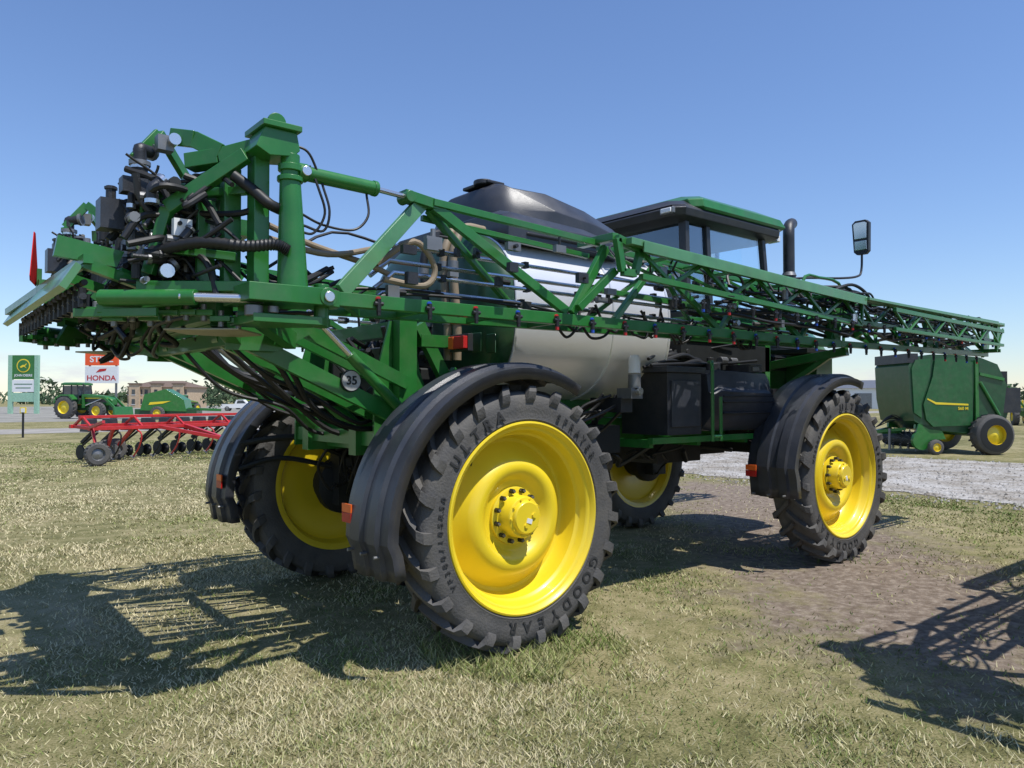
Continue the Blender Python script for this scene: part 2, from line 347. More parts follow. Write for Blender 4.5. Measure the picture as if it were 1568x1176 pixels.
# ---------------------------------------------------------------- cab
b=B()
x0,x1,hw=3.08,4.75,.86
RT=3.90
b.bx(x0,x1,-hw,hw,2.35,2.62,GREEND)
for s in(-1,1):
    for (xa,za,xb,zb,w) in((x0+.04,2.62,x0+.02,RT,.1),(3.55,2.62,3.5,RT,.07),(x1+.02,2.62,x1-.12,RT,.07)):
        b.beam((xa,s*(hw-.03),za),(xb,s*(hw-.05),zb),w,.07,BLACK)
    b.bx(x0,x1,s*(hw-.02),s*(hw+.015),2.60,2.70,BLACK)
b.bx(x0,x0+.06,-hw,hw,2.62,2.85,BLACK)
b.bx(x0+.6,x0+1.0,-.25,.25,2.62,2.95,DARK); b.box((x0+.55,0,3.15),(.14,.46,.5),DARK,(0,-.1,0)); b.box((x0+.5,0,3.45),(.1,.26,.16),DARK)
b.tube([(x1-.2,0,2.62),(x1-.3,0,3.0),(x1-.4,0,3.1)],.03,DARK); b.lathe([(.17,0),(.19,.015),(.17,.03),(.16,.015),(.17,0)],(x1-.42,0,3.12),(-.8,0,.6),DARK,24)
b.box((x1-.35,-.5,3.1),(.05,.2,.28),DARK)
b.done('cab_frame',SP,.01)
b=B()
for s in(-1,1):
    b.hexa([Vector(v) for v in((3.6,s*(hw-.03),2.72),(x1-.02,s*(hw-.03),2.72),(x1-.02,s*(hw-.04),2.72),(3.6,s*(hw-.04),2.72),(3.55,s*(hw-.05),RT),(x1-.14,s*(hw-.05),RT),(x1-.14,s*(hw-.06),RT),(3.55,s*(hw-.06),RT))],GLASS)
    b.hexa([Vector(v) for v in((3.15,s*(hw-.03),2.72),(3.5,s*(hw-.03),2.72),(3.5,s*(hw-.04),2.72),(3.15,s*(hw-.04),2.72),(3.13,s*(hw-.05),RT),(3.46,s*(hw-.05),RT),(3.46,s*(hw-.06),RT),(3.13,s*(hw-.06),RT))],GLASSD)
b.bx(x0+.02,x0+.03,-hw+.1,hw-.1,2.87,RT,GLASSD)
b.beam((x1+.02,0,2.7),(x1-.13,0,RT),.01,1.6,GLASS)
b.done('cab_glass',SP)
def rsec(z,xa,xb,w,ch):
    return [(xa,-w+ch,z),(xa+ch,-w,z),(xb-ch*1.5,-w,z),(xb,-w+ch*2,z),(xb,w-ch*2,z),(xb-ch*1.5,w,z),(xa+ch,w,z),(xa,w-ch,z)]
b=B(); D=.08
loft(b,[rsec(3.76+D,3.00,4.88,.86,.08),rsec(3.80+D,2.90,4.96,.93,.08),rsec(3.88+D,2.86,4.98,.95,.1),rsec(3.91+D,2.9,4.96,.93,.1)],BLACK)
loft(b,[rsec(3.912+D,2.88,4.90,.92,.1),rsec(4.00+D,2.98,4.60,.80,.12),rsec(4.03+D,3.06,4.4,.6,.12)],BLACK)
loft(b,[rsec(3.90+D,3.22,5.04,.955,.1),rsec(3.93+D,3.16,5.08,.97,.1),rsec(4.02+D,3.14,5.02,.95,.12),rsec(4.10+D,3.26,4.72,.80,.14),rsec(4.12+D,3.4,4.5,.6,.14)],GREEN)
for y in(-.75,-.4,.4,.75): b.box((5.0,y,3.83+D),(.08,.16,.08),WHITE)
for y in(-.78,.78): b.box((2.86,y,3.85+D),(.05,.18,.07),GREY); b.box((2.83,y,3.85+D),(.02,.14,.05),WHITE)
b.cyl((3.6,.1,4.12+D),(3.6,.1,4.16+D),.05,BLACK)
b.done('cab_roof',SP,.015)
b=B()
def hsec(x,w,z0,z1): return [(x,-w,z0),(x,-w,z1-.12),(x,-w+.12,z1-.02),(x,-w+.25,z1),(x,w-.25,z1),(x,w-.12,z1-.02),(x,w,z1-.12),(x,w,z0)]
loft(b,[hsec(4.78,.62,2.0,2.98),hsec(5.5,.60,1.95,2.95),hsec(6.5,.55,1.9,2.84),hsec(6.85,.5,1.95,2.66),hsec(6.95,.42,2.0,2.5)],GREEN)
for s in(-1,1):
    b.bx(5.1,6.3,s*.605,s*.625,2.25,2.6,BLACK)
    for k in range(7): b.bx(5.15,6.25,s*.62,s*.632,2.28+k*.045,2.295+k*.045,DARK)
b.bx(6.9,7.0,-.36,.36,2.05,2.45,BLACK)
b.bx(4.8,6.7,-.5,.5,1.5,1.95,DARK)
b.done('hood',SP,.015)
b=B()
b.cyl((5.2,-.85,2.8),(5.2,-.85,3.45),.085,BLACK); b.cyl((5.2,-.85,3.45),(5.2,-.85,3.5),.095,GREY,.075)
b.tube([(5.2,-.85,3.46),(5.2,-.85,3.85),(5.2,-.85,3.98),(5.24,-.83,4.08),(5.32,-.8,4.14),(5.40,-.78,4.17)],.072,BLACK,16,5)
b.beam((5.2,-.6,2.9),(5.2,-.85,2.9),.08,.05,BLACK)
b.done('exhaust_stack',SP,.004)
b=B()
for s in(-1,1):
    b.tube([(4.8,s*.88,3.35),(5.3,s*1.0,3.42),(5.9,s*1.15,3.46),(6.3,s*1.2,3.52),(6.42,s*1.2,3.62),(6.44,s*1.2,3.9)],.016,BLACK,8,5)
    b.prism([(-.10,-.19),(-.06,-.23),(.06,-.23),(.10,-.19),(.115,.19),(.07,.23),(-.07,.23),(-.115,.19)],(6.44,s*1.2,4.06),(0,1,0),(-.05,0,1),.07,BLACK)
    b.prism([(-.08,-.02),(.08,-.02),(.09,.18),(.06,.2),(-.06,.2),(-.09,.18)],(6.398,s*1.2,4.06),(0,1,0),(-.05,0,1),.008,STEEL); b.prism([(-.08,-.17),(.08,-.17),(.08,-.05),(-.08,-.05)],(6.398,s*1.2,4.06),(0,1,0),(-.05,0,1),.008,STEEL)
b.done('mirrors',SP,.01)
# ---------------------------------------------------------------- mid side
b=B()
b.bx(2.20,2.74,-1.30,-.7,1.52,2.14,BLACK); b.bx(2.25,2.69,-1.315,-1.29,1.6,2.06,FEND)
b.bx(2.16,2.78,-1.33,-.68,2.14,2.20,FEND)
def gs(x,y,z0,z1): return [(x,y+.12,z0),(x,y,z0+.14),(x,y-.02,z1-.22),(x,y+.03,z1-.18),(x,y+.05,z1),(x,-.6,z1+.02),(x,-.6,z0)]
loft(b,[gs(2.90,-1.30,1.56,2.14),gs(3.0,-1.35,1.54,2.18),gs(3.9,-1.36,1.54,2.16),gs(4.08,-1.30,1.6,2.08)],FEND)
for z in(1.72,1.84,1.9): b.bx(3.02,3.95,-1.378,-1.34,z,z+.018,HOSE)
b.bx(3.6,3.85,-1.3,-1.0,2.17,2.26,BLACK); b.cyl((3.2,-1.1,2.17),(3.2,-1.1,2.26),.09,BLACK)
b.bx(3.66,3.78,-1.31,-1.29,2.185,2.23,GREY)
for k in range(16):
    hose(b,(2.3+jit(.4),-1.0+jit(.15),2.25+jit(.08)),(3.9+jit(.5),-.85+jit(.2),2.4+jit(.15)),R.choice([.012,.018,.03]),.03,w=.08)
for k in range(46):
    c=Vector((R.uniform(1.9,4.3),-.85+jit(.2),2.28+jit(.12))); dv=R.choice([(0,.1,0),(0,0,.1),(.12,0,0)]); b.cyl(c,c+Vector(dv),R.uniform(.02,.05),R.choice([HOSE,BLACK,GREY,GREEN]),n=10)
b.bx(2.8,4.5,-1.0,-.6,2.2,2.5,DARK)
b.bx(2.9,4.2,-1.02,-.55,2.5,2.76,GREEN)
b.done('side_tanks_and_boxes',SP,.015)
b=B()
b.bx(2.0,3.7,-1.28,-1.22,1.44,1.50,GREEN); b.bx(2.0,3.7,-.8,-.74,1.40,1.46,GREEN)
for x in(2.05,2.8,3.65): b.bx(x-.03,x+.03,-1.22,-.5,1.40,1.48,GREEN)
b.tube([(2.76,-1.42,1.45),(2.76,-1.42,2.15),(2.78,-1.40,2.24),(2.86,-1.34,2.26),(2.94,-1.25,2.26)],.018,GREEN,8,5)
b.tube([(2.9,-1.42,1.45),(2.9,-1.42,1.9)],.018,GREEN); b.tube([(2.76,-1.42,1.5),(2.9,-1.42,1.5)],.018,GREEN)
b.bx(4.4,4.5,-1.0,-.9,1.6,2.9,GREEN); b.bx(5.5,5.9,-1.05,-.62,1.9,2.45,GREEN)
b.bx(5.0,5.9,-1.2,-.7,2.45,2.5,DARK)
b.tube([(4.9,-1.2,2.5),(4.9,-1.2,3.3),(5.3,-1.2,3.4),(5.9,-1.2,3.3),(5.9,-1.2,2.5)],.02,GREEN,8,4)
b.done('platform_rails',SP,.006)
b=B()
b.cyl((1.74,-1.28,2.12),(1.74,-1.28,2.27),.055,WHITE,n=24); b.cyl((1.74,-1.28,2.27),(1.74,-1.28,2.29),.043,WHITE,n=24); b.cyl((1.74,-1.28,1.98),(1.74,-1.28,2.11),.06,GREY,n=24); b.box((1.74,-1.22,1.93),(.16,.18,.1),GREY); b.cyl((1.74,-1.31,1.95),(1.74,-1.36,1.95),.035,STEEL)
b.box((1.72,-1.0,1.82),(.16,.4,.14),BLACK)
for k in range(10): hose(b,(1.75+jit(.15),-1.1+jit(.1),1.85+jit(.1)),(1.2+jit(.5),-.7+jit(.2),1.6+jit(.1)),.016,.1,w=.08)
b.done('fuel_filter',SP,.004)
b=B()
for k in range(30):
    x=R.uniform(.3,4.4); hose(b,(x,jit(.8),1.35+jit(.1)),(x+R.uniform(.3,1),jit(.8),1.4+jit(.15)),R.choice([.015,.025]),.12,w=.1)
b.bx(.9,1.9,-.95,-.6,1.35,1.62,DARK); b.cyl((1.0,-.75,1.25),(1.9,-.75,1.25),.11,BLACK); b.bx(3.0,3.8,-.5,.5,1.15,1.5,BLACK); b.bx(4.2,4.6,-1.1,-.7,1.5,2.0,BLACK)
b.done('underbody',SP,.008)
# ---------------------------------------------------------------- boom (right, mirrored left)
b=B()
YO,YI=-1.80,-1.38
G=GREEN
b.beam((-1.66,YO,2.48),(4.6,YO,2.50),.07,.085,G); b.beam((-1.5,YI,2.46),(4.6,YI-.1,2.50),.06,.06,G)
ap=(-.86,-1.66,3.22)
b.beam((-1.53,YO,2.53),ap,.035,.10,GLIGHT); b.beam((-.78,-1.68,3.2),(.36,YO,2.55),.05,.07,G)
b.beam(ap,(-1.42,YI,2.48),.05,.06,G); b.beam((-.8,-1.64,3.18),(.3,YI,2.5),.04,.05,G)
b.beam((-1.02,-1.66,3.24),(-.66,-1.66,3.20),.10,.07,G)
b.beam((-.80,-1.70,3.22),(.78,-1.74,3.14),.045,.05,G); b.beam((-.80,-1.56,3.14),(.80,-1.60,3.06),.04,.04,G)
b.beam((.42,YO,2.54),(.80,-1.80,3.10),.05,.07,G)
b.beam((-1.5,YO,2.46),(-1.2,YI,2.46),.04,.05,G)
for x in(-.9,-.3,.3): b.beam((x,YO,2.475),(x,YI,2.465),.04,.04,G)
b.beam((.76,-1.95,3.16),(.76,-1.55,3.16),.07,.06,G)
b.path([(.74,-1.98,3.14),(1.02,-1.98,3.08),(.95,-1.98,2.88),(.80,-1.98,2.88),(.74,-1.98,3.14)],.05,.06,G)
b.beam((.80,-1.9,2.9),(.45,-1.84,2.58),.06,.06,G)
zt=lambda x: 3.12-.032*(x-.8)
b.beam((.82,-1.98,zt(.8)),(4.75,-1.98,zt(4.75)),.17,.055,GLIGHT)
b.beam((.95,-2.075,zt(.9)-.03),(4.7,-2.075,zt(4.7)-.03),.012,.09,GLIGHT)
b.beam((.9,-1.62,zt(.8)+.02),(5.0,-1.64,zt(4.75)+.02),.05,.05,G)
b.beam((1.0,-2.0,2.86),(4.8,-1.96,2.72),.05,.05,G)
b.beam((1.0,-1.55,2.80),(4.8,-1.55,2.70),.045,.045,G)
def zig(x0,x1,step,pa,pb,w,m=G):
    x=x0;k=0
    while x<x1-.01:
        xn=min(x1,x+step); A=pa(x) if k%2==0 else pb(x); C=pb(xn) if k%2==0 else pa(xn)
        b.beam(A,C,w,w*1.1,m); x=xn;k+=1
zig(1.0,4.8,.42,lambda x:(x,-1.98,zt(x)-.03),lambda x:(x,-1.98,2.86-.035*(x-1)),.03)
zig(1.0,4.8,.42,lambda x:(x,-1.62,zt(x)),lambda x:(x,-1.96,2.86-.035*(x-1)),.025)
zig(.9,4.6,.72,lambda x:(x,YO,2.52),lambda x:(x,-1.64,zt(x)-.0),.045)
zig(.9,4.6,.8,lambda x:(x,YI-.04,2.52),lambda x:(x,-1.60,zt(x)-.0),.035)
zig(1.0,4.6,.55,lambda x:(x,YO,2.5),lambda x:(x,YI-.05,2.5),.03)
for x in np.arange(1.0,4.9,.46): b.beam((x,-1.98,zt(x)-.01),(x+.1,-1.64,zt(x)),.03,.03,G)
L1=lambda x:(x,-1.98,3.0+.0*(x)); L2=lambda x:(x,-1.60,3.02-.01*(x-4.7)); L3=lambda x:(x,-1.80,2.50+.012*(x-4.6)); L4=lambda x:(x,-1.95,2.74+.0*(x)); L5=lambda x:(x,-1.5,2.72)
for f,w,xe in((L1,.06,9.0),(L2,.055,9.1),(L3,.07,9.1),(L4,.05,9.0),(L5,.05,9.0)): b.beam(f(4.6),f(xe),w,w,G)
b.beam((4.7,-2.06,2.99),(8.9,-2.06,2.97),.10,.03,GLIGHT)
zig(4.6,9.1,.45,L3,L2,.04); zig(4.7,9.0,.42,L1,L4,.03); zig(4.8,9.0,.42,L2,L5,.03); zig(4.6,9.0,.5,L3,L5,.03); zig(4.8,9.0,.42,L1,L2,.025)
b.beam((4.55,-1.72,2.48),(4.75,-1.72,3.08),.10,.14,G); b.beam((4.9,-1.9,2.6),(4.9,-1.6,3.06),.06,.08,G)
b.prism([(8.95,2.5),(9.12,2.55),(9.22,2.75),(9.12,3.02),(8.95,3.05)],(0,-1.8,0),(1,0,0),(0,0,1),.04,G)
b.prism([(8.95,2.6),(9.08,2.65),(9.08,2.95),(8.95,3.02)],(0,-1.98,0),(1,0,0),(0,0,1),.04,G)
for x in(8.96,9.08): b.beam((x,-2.05,2.98),(x+.06,-1.5,2.98),.05,.05,G); b.beam((x,-2.0,2.6),(x,-1.5,2.6),.04,.05,G)
b.prism([(6.9,2.5),(7.1,2.5),(7.15,3.05),(6.95,3.05)],(0,-1.8,0),(1,0,0),(0,0,1),.05,G)
b.beam((5.2,-2.16,2.9),(8.8,-2.12,2.86),.04,.05,G); b.beam((5.2,-2.16,2.68),(8.8,-2.12,2.66),.035,.04,G)
zig(5.2,8.8,.38,lambda x:(x,-2.16+.01*(x-5),2.9),lambda x:(x,-2.16+.01*(x-5),2.68),.022)
b.beam((5.0,-.7,2.3),(5.0,-1.7,2.44),.08,.1,G); b.beam((5.0,-.7,1.9),(5.0,-1.5,2.40),.06,.06,G)
boom=b.done('boom_right',SP,.004)
b=B()
for k,(y,z) in enumerate([(-1.5,2.93),(-1.46,2.83),(-1.52,2.74),(-1.45,2.64)]):
    b.tube([(-1.15,y,z-.12),(-1.0,y,z),(4.5,y-.03,z-.02)],.016,STEEL,10)
    for x in(-.6,.2,1.0,1.8,2.6): b.box((x,y,z),(.04,.05,.05),HOSE)
b.tube([(-1.15,-1.55,2.78),(-.9,-1.62,2.95),(-.72,-1.6,2.80),(-.8,-1.6,2.66),(-1.1,-1.56,2.68)],.022,BHOSE,10,6)
b.tube([(-1.9,-1.5,2.95),(-1.6,-1.5,2.86),(-1.2,-1.5,2.78),(-1.0,-1.5,2.72)],.02,BHOSE,10,6)
b.tube([(-1.9,-1.55,2.85),(-1.5,-1.55,2.80),(-1.1,-1.5,2.9)],.02,BHOSE,10,6)
for k in range(3):
    y=-1.5+jit(.08); z=[2.58,2.62,2.97][k]; P=[(-1.85+jit(.1),-1.6,2.7+jit(.15))]
    x=-1.4
    while x<4.6: P.append((x,y+jit(.05),z+jit(.03))); x+=.5
    b.tube(P,R.choice([.010,.012]),HOSE,6,4)
for k in range(14):
    x=R.uniform(1.9,3.2); y=R.uniform(-1.95,-1.55); z=R.uniform(2.62,3.0); P=[]
    while x<8.9: P.append((x,y+jit(.06),z+jit(.05))); x+=R.uniform(.3,.6)
    b.tube(P,R.choice([.012,.016,.02]),R.choice([HOSE,HOSE,BLACK]),6,4)
for x in list(np.arange(.9,9.0,.33)):
    x=x+jit(.1); zb=zt(x) if x<4.8 else 3.0
    b.tube([(x,-1.85+jit(.1),zb-.1),(x+.05,-1.8+jit(.1),zb+R.uniform(.0,.07)),(x+.2,-1.7+jit(.1),zb+R.uniform(-.02,.07)),(x+.28,-1.7+jit(.1),zb-.15)],R.choice([.010,.014]),HOSE,6,5)
for k in range(130):
    x=R.uniform(1.6,9.0) if k%6 else R.uniform(-1.2,1.4); c=Vector((x,R.uniform(-2.02,-1.5),R.uniform(2.58,3.0)))
    dv=Vector(R.choice([(0,.06,0),(0,0,.09),(.1,0,0),(0,-.05,0)])); b.cyl(c,c+dv,R.uniform(.015,.032)*(1 if x>1.4 else .7),R.choice([HOSE,BLACK,BLACK,GREY,STEEL,HOSE]),n=8)
    if k%3==0: b.box(c,(R.uniform(.03,.12),.04,R.uniform(.03,.08)),R.choice([BLACK,DARK,GREY]))
x=-1.3;k=0
while x<8.9:
    for y,z in((YO-.05,2.47),(-2.06,2.70 if x>1 else 0)):
        if z:
            b.cyl((x,y,z+.03),(x,y,z-.05),.016,HOSE,n=8); b.cyl((x-.03,y,z),(x+.03,y,z),.014,BLACK,n=8); b.cyl((x,y,z-.05),(x,y,z-.075),.014,R.choice([BLUE,REDC,HOSE,BLACK]),n=8)
    b.cyl((x,YO-.035,2.50),(x,YO-.05,2.50),.016,BLUE if k%2 else REDC,n=10)
    x+=.38;k+=1
for k in range(14):
    x=R.uniform(.4,4.2); hose(b,(x,-1.5,2.62+jit(.1)),(x+R.uniform(.2,.5),-1.5,2.62+jit(.1)),.012,.18,w=.03)
for k in range(9):
    x=R.uniform(3.6,4.6); b.tube([(x,-1.7+jit(.1),2.95),(x+.1,-1.7+jit(.1),3.1+jit(.04)),(x+.5,-1.75+jit(.15),3.16+jit(.07)),(x+.9,-1.75+jit(.1),3.12+jit(.06)),(x+1.15,-1.75,2.92)],R.choice([.012,.018,.024]),HOSE,8,6)
lines=b.done('boom_lines_right',SP,.0)
# ---------------------------------------------------------------- mast end (right, mirrored)
b=B()
b.cyl((-1.84,-1.80,2.50),(-1.86,-1.80,3.16),.09,GREEN,.06,20); b.cyl((-1.86,-1.8,3.16),(-1.86,-1.8,3.30),.055,GREEN,n=16); b.cyl((-1.86,-1.8,3.2),(-1.86,-1.8,3.24),.07,GREEN,n=16)
b.cyl((-1.86,-1.8,3.14),(-1.86,-1.8,3.17),.075,GREEN,n=16)
b.bx(-2.04,-1.95,-1.72,-1.60,2.50,3.30,GREEN)
b.prism([(-2.14,-1.92),(-1.72,-1.94),(-1.58,-1.88),(-1.55,-1.78),(-1.62,-1.68),(-2.0,-1.5),(-2.14,-1.5)],(0,0,2.47),(1,0,0),(0,1,0),.10,GREEN)
b.prism([(-2.10,-1.88),(-1.7,-1.9),(-1.6,-1.8),(-1.9,-1.5),(-2.10,-1.5)],(0,0,2.33),(1,0,0),(0,1,0),.05,GREEN)
b.cyl((-1.66,-1.8,2.30),(-1.66,-1.8,2.56),.045,GREEN,n=16); b.cyl((-1.68,-1.90,2.47),(-1.68,-1.945,2.47),.055,GREEN,n=20); b.cyl((-1.68,-1.945,2.47),(-1.68,-1.96,2.47),.032,STEEL,n=20)
b.cyl((-2.02,-1.82,2.44),(-2.42,-1.62,2.44),.026,STEEL); b.cyl((-2.34,-1.66,2.44),(-2.75,-1.3,2.44),.045,GREEN)
b.cyl((-2.08,-1.83,2.34),(-2.08,-1.83,2.40),.05,GREY); b.cyl((-1.98,-1.86,2.36),(-1.98,-1.86,2.40),.03,GREY)
b.prism([(-2.08,3.30),(-2.03,3.42),(-1.84,3.42),(-1.82,3.32),(-1.86,3.28),(-2.0,3.26)],(0,-1.74,0),(1,0,0),(0,0,1),.22,GREEN)
b.bx(-2.05,-1.82,-1.88,-1.58,3.42,3.455,GREEN)
b.cyl((-1.93,-1.78,3.485),(-1.93,-1.755,3.485),.055,GREEN,n=18)
b.bx(-1.985,-1.875,-1.78,-1.755,3.45,3.485,GREEN)
b.path([(-1.98,-1.62,3.36),(-2.14,-1.46,3.31),(-2.28,-1.30,3.29)],.11,.09,GREEN)
b.path([(-2.16,-1.50,3.33),(-2.27,-1.36,3.42),(-2.36,-1.2,3.46)],.03,.10,GREEN)
b.cyl((-1.76,-1.8,3.21),(-1.28,-1.76,3.215),.045,GREEN,n=18); b.cyl((-1.82,-1.8,3.21),(-1.76,-1.8,3.21),.055,GREEN,n=18); b.cyl((-1.30,-1.762,3.215),(-1.27,-1.76,3.215),.05,GREEN,n=18); b.cyl((-1.28,-1.76,3.215),(-1.0,-1.70,3.22),.018,STEEL)
b.cyl((-1.0,-1.75,3.22),(-1.0,-1.62,3.22),.04,GREEN); b.cyl((-1.78,-1.86,3.21),(-1.78,-1.84,3.21),.03,STEEL)
for p,q,w,h in[((-2.08,-1.70,3.28),(-2.42,-1.38,2.98),.06,.08),((-2.42,-1.38,2.98),(-2.5,-1.3,2.6),.05,.07),((-2.10,-1.5,2.48),(-2.10,-1.5,3.24),.08,.10),((-2.22,-1.42,2.46),(-2.22,-1.42,3.05),.05,.10),
    ((-2.04,-1.62,3.1),(-2.5,-1.0,3.1),.05,.05),((-2.12,-1.55,3.22),(-2.22,-1.0,3.22),.06,.07),((-2.55,-1.3,2.52),(-2.02,-1.72,2.52),.08,.06),((-2.2,-1.0,2.4),(-2.2,-1.0,3.3),.08,.06),
    ((-2.5,-1.35,2.75),(-2.1,-1.6,2.7),.05,.05),((-2.62,-1.1,2.62),(-2.2,-1.0,2.5),.07,.06),((-2.2,-.95,3.3),(-2.4,-1.1,3.5),.04,.06),((-2.4,-1.1,3.5),(-2.55,-1.15,3.3),.03,.06),((-2.55,-1.15,3.3),(-2.45,-1.1,2.9),.03,.06),
    ((-2.05,-1.6,2.42),(-1.5,-.98,2.28),.08,.12),((-1.95,-1.7,2.40),(-1.62,-1.05,2.48),.06,.08),((-2.1,-1.3,2.35),(-1.85,-.9,2.25),.1,.06),((-2.3,-1.5,2.45),(-2.75,-1.25,2.38),.05,.05),((-2.5,-1.5,2.36),(-2.85,-1.15,2.36),.03,.05)]:
    b.beam(p,q,w,h,GREEN)
b.prism([(-.24,-.2),(.2,-.2),(.2,.2),(.02,.32),(-.24,.12)],(-2.12,-1.35,2.28),(.77,-.64,0),(.64,.77,0),.012,BEIGE)
b.prism([(0,0),(.3,.02),(.34,.12),(.1,.16)],(-2.6,-1.25,2.34),(.8,-.6,0),(0,.3,1),.03,GREEN)
for k in range(9):
    c=Vector((-2.75+k*.085,-1.2-k*.045,2.36+jit(.03))); b.box(c,(.05,.12,.035),GREEN,(0,0,.9)); b.cyl(c-Vector((0,0,.05)),c+Vector((0,0,.05)),.018,GREY,n=8)
mast=b.done('mast_end_right',SP,.005)
b=B()
def elbow(c,d1,d2,r,L,m):
    c=Vector(c); b.tube([c-Vector(d1)*L,c-Vector(d1)*L*.35,c,c+Vector(d2)*L*.35,c+Vector(d2)*L],r,m,12,3)
    for p,dd in((c-Vector(d1)*L*.9,Vector(d1)),(c+Vector(d2)*L*.9,Vector(d2))): b.cyl(p-dd*.012,p+dd*.012,r*1.35,GREY if R.random()<.6 else STEEL,n=12)
elbow((-2.52,-1.16,3.36),(0,0,1),(.7,.5,.1),.038,.12,BLACK)
b.cyl((-2.52,-1.16,3.05),(-2.52,-1.16,3.26),.045,HOSE); b.cyl((-2.52,-1.16,3.26),(-2.52,-1.16,3.285),.06,GREY)
b.box((-2.56,-1.2,3.12),(.14,.1,.09),BLACK); b.box((-2.40,-1.22,3.40),(.09,.08,.09),GREY); b.cyl((-2.36,-1.3,3.42),(-2.36,-1.2,3.42),.035,STEEL)
b.box((-2.64,-.98,2.98),(.13,.14,.18),FEND); b.box((-2.36,-1.45,2.86),(.10,.05,.10),WHITE); b.cyl((-2.38,-1.475,2.88),(-2.38,-1.49,2.88),.012,DARK); b.cyl((-2.34,-1.475,2.84),(-2.34,-1.49,2.84),.014,DARK)
for k in range(120):
    c=Vector((R.uniform(-2.66,-2.15),R.uniform(-1.5,-.8),R.uniform(2.5,3.2)))
    if c.z>3.0 and c.x<-2.5 and R.random()<.5: continue
    dv=Vector(R.choice([(0,.08,0),(0,0,.1),(.1,0,0),(.06,.06,0),(.05,0,.07)])); r=R.uniform(.012,.034)
    mm=R.choice([HOSE,BLACK,BLACK,GREY,DARK,DARK]); b.cyl(c,c+dv,r,mm,n=10); b.cyl(c+dv*.8,c+dv*.95,r*1.3,R.choice([GREY,BLACK,BLACK,STEEL]),n=8)
for k in range(14):
    elbow((R.uniform(-2.6,-2.2),R.uniform(-1.5,-.9),R.uniform(2.55,3.15)),R.choice([(0,0,1),(1,0,0),(0,1,0)]),R.choice([(.7,.7,0),(.7,0,.7),(0,-.7,.7)]),R.uniform(.018,.03),R.uniform(.07,.12),R.choice([HOSE,BLACK,BLACK]))
for k in range(46):
    hose(b,(R.uniform(-2.65,-2.3),R.uniform(-1.5,-.8),R.uniform(2.5,3.3)),(R.uniform(-2.3,-1.95),R.uniform(-1.75,-1.0),R.uniform(2.45,3.25)),R.choice([.008,.011,.015,.02]),R.uniform(-.1,.15),w=.1)
b.tube([(-2.14,-1.66,3.16),(-2.05,-1.72,3.08),(-1.98,-1.78,3.0),(-1.9,-1.76,2.98)],.032,HOSE,12,5)
P=catmull([(-2.5,-1.35,2.72),(-2.3,-1.6,2.76),(-2.1,-1.76,2.74),(-1.97,-1.86,2.75),(-1.9,-1.88,2.72)],14); b.tube(P,[.03+.006*(i%2) for i in range(len(P))],HOSE,12)
for p in([(-1.74,-1.8,3.26),(-1.70,-1.84,3.12),(-1.66,-1.84,2.98),(-1.72,-1.82,2.86),(-1.8,-1.8,2.86)],[(-1.66,-1.8,3.17),(-1.63,-1.84,3.0),(-1.66,-1.82,2.88),(-1.78,-1.8,2.9)],[(-1.34,-1.76,3.17),(-1.35,-1.8,3.02),(-1.45,-1.8,2.92),(-1.65,-1.8,2.92),(-1.8,-1.8,2.97)],[(-1.9,-1.8,3.36),(-1.78,-1.83,3.34),(-1.72,-1.83,3.26),(-1.7,-1.82,3.2)]): b.tube(p,.008,HOSE,8,6)
for k in range(10): hose(b,(-2.0,R.uniform(-1.75,-1.2),2.55+jit(.2)),(-1.3+jit(.2),R.uniform(-1.6,-1.4),2.66+jit(.1)),R.choice([.01,.014,.02]),.08,w=.05)
mp=b.done('mast_plumbing_right',SP,.0)
for q,n2 in((boom,'boom_left'),(lines,'boom_lines_left'),(mast,'mast_end_left'),(mp,'mast_plumbing_left')):
    o2=bpy.data.objects.new(n2,q.data); COL.objects.link(o2); o2.parent=SP; o2.scale=(1,-1,1)
b=B()
for z,h in((2.42,.12),(3.12,.12)): b.bx(-2.16,-2.06,-1.44,1.44,z-h/2,z+h/2,GREEN)
for y in(-.7,-.25,.25,.7): b.bx(-2.15,-2.07,y-.04,y+.04,2.48,3.06,GREEN)
b.beam((-2.1,-.9,2.5),(-2.1,0,3.06),.05,.06,GREEN); b.beam((-2.1,.9,2.5),(-2.1,0,3.06),.05,.06,GREEN)
b.prism([(-.08,-.02),(.08,-.02),(.08,.02),(-.08,.02)],(-2.88,.15,2.56),(.5,0,.86),(.86,0,-.5),2.75,GLIGHT)
b.beam((-2.80,-1.25,2.66),(-2.90,1.5,2.60),.05,.05,GREEN)
for y in(-1.2,-.6,.6,1.2): b.beam((-2.82,y,2.64),(-2.15,y*.9,2.46),.05,.06,GREEN)
b.prism([(-.0,0),(.32,0),(.36,.10),(.02,.12)],(-2.95,-1.1,2.68),(1,0,-.1),(0,0,1),.05,GREEN)
for k in range(16):
    y=-1.2+k*.17; b.cyl((-2.82,y,2.50),(-2.82,y,2.39),.022,HOSE,n=8); b.cyl((-2.82,y-.03,2.45),(-2.82,y+.03,2.45),.02,BLACK,n=8)
    b.cyl((-2.80,y+.05,2.54),(-2.80,y+.12,2.54),.018,HOSE,n=8)
for k in range(30): hose(b,(-2.2+jit(.1),jit(1.3),2.6+jit(.3)),(-2.3+jit(.15),jit(1.3),2.6+jit(.35)),R.choice([.012,.02]),.1,w=.1)
for k in range(150):  # filler fittings, boxes and bars added to thicken the rack's cast shadow
    c=Vector((-2.25+jit(.22),R.uniform(-1.0,1.3),R.uniform(2.45,3.15))); dv=Vector(R.choice([(0,.12,0),(0,0,.14),(.12,0,0)])); b.cyl(c,c+dv,R.uniform(.02,.055),R.choice([HOSE,BLACK,BLACK,GREY,DARK]),n=10)
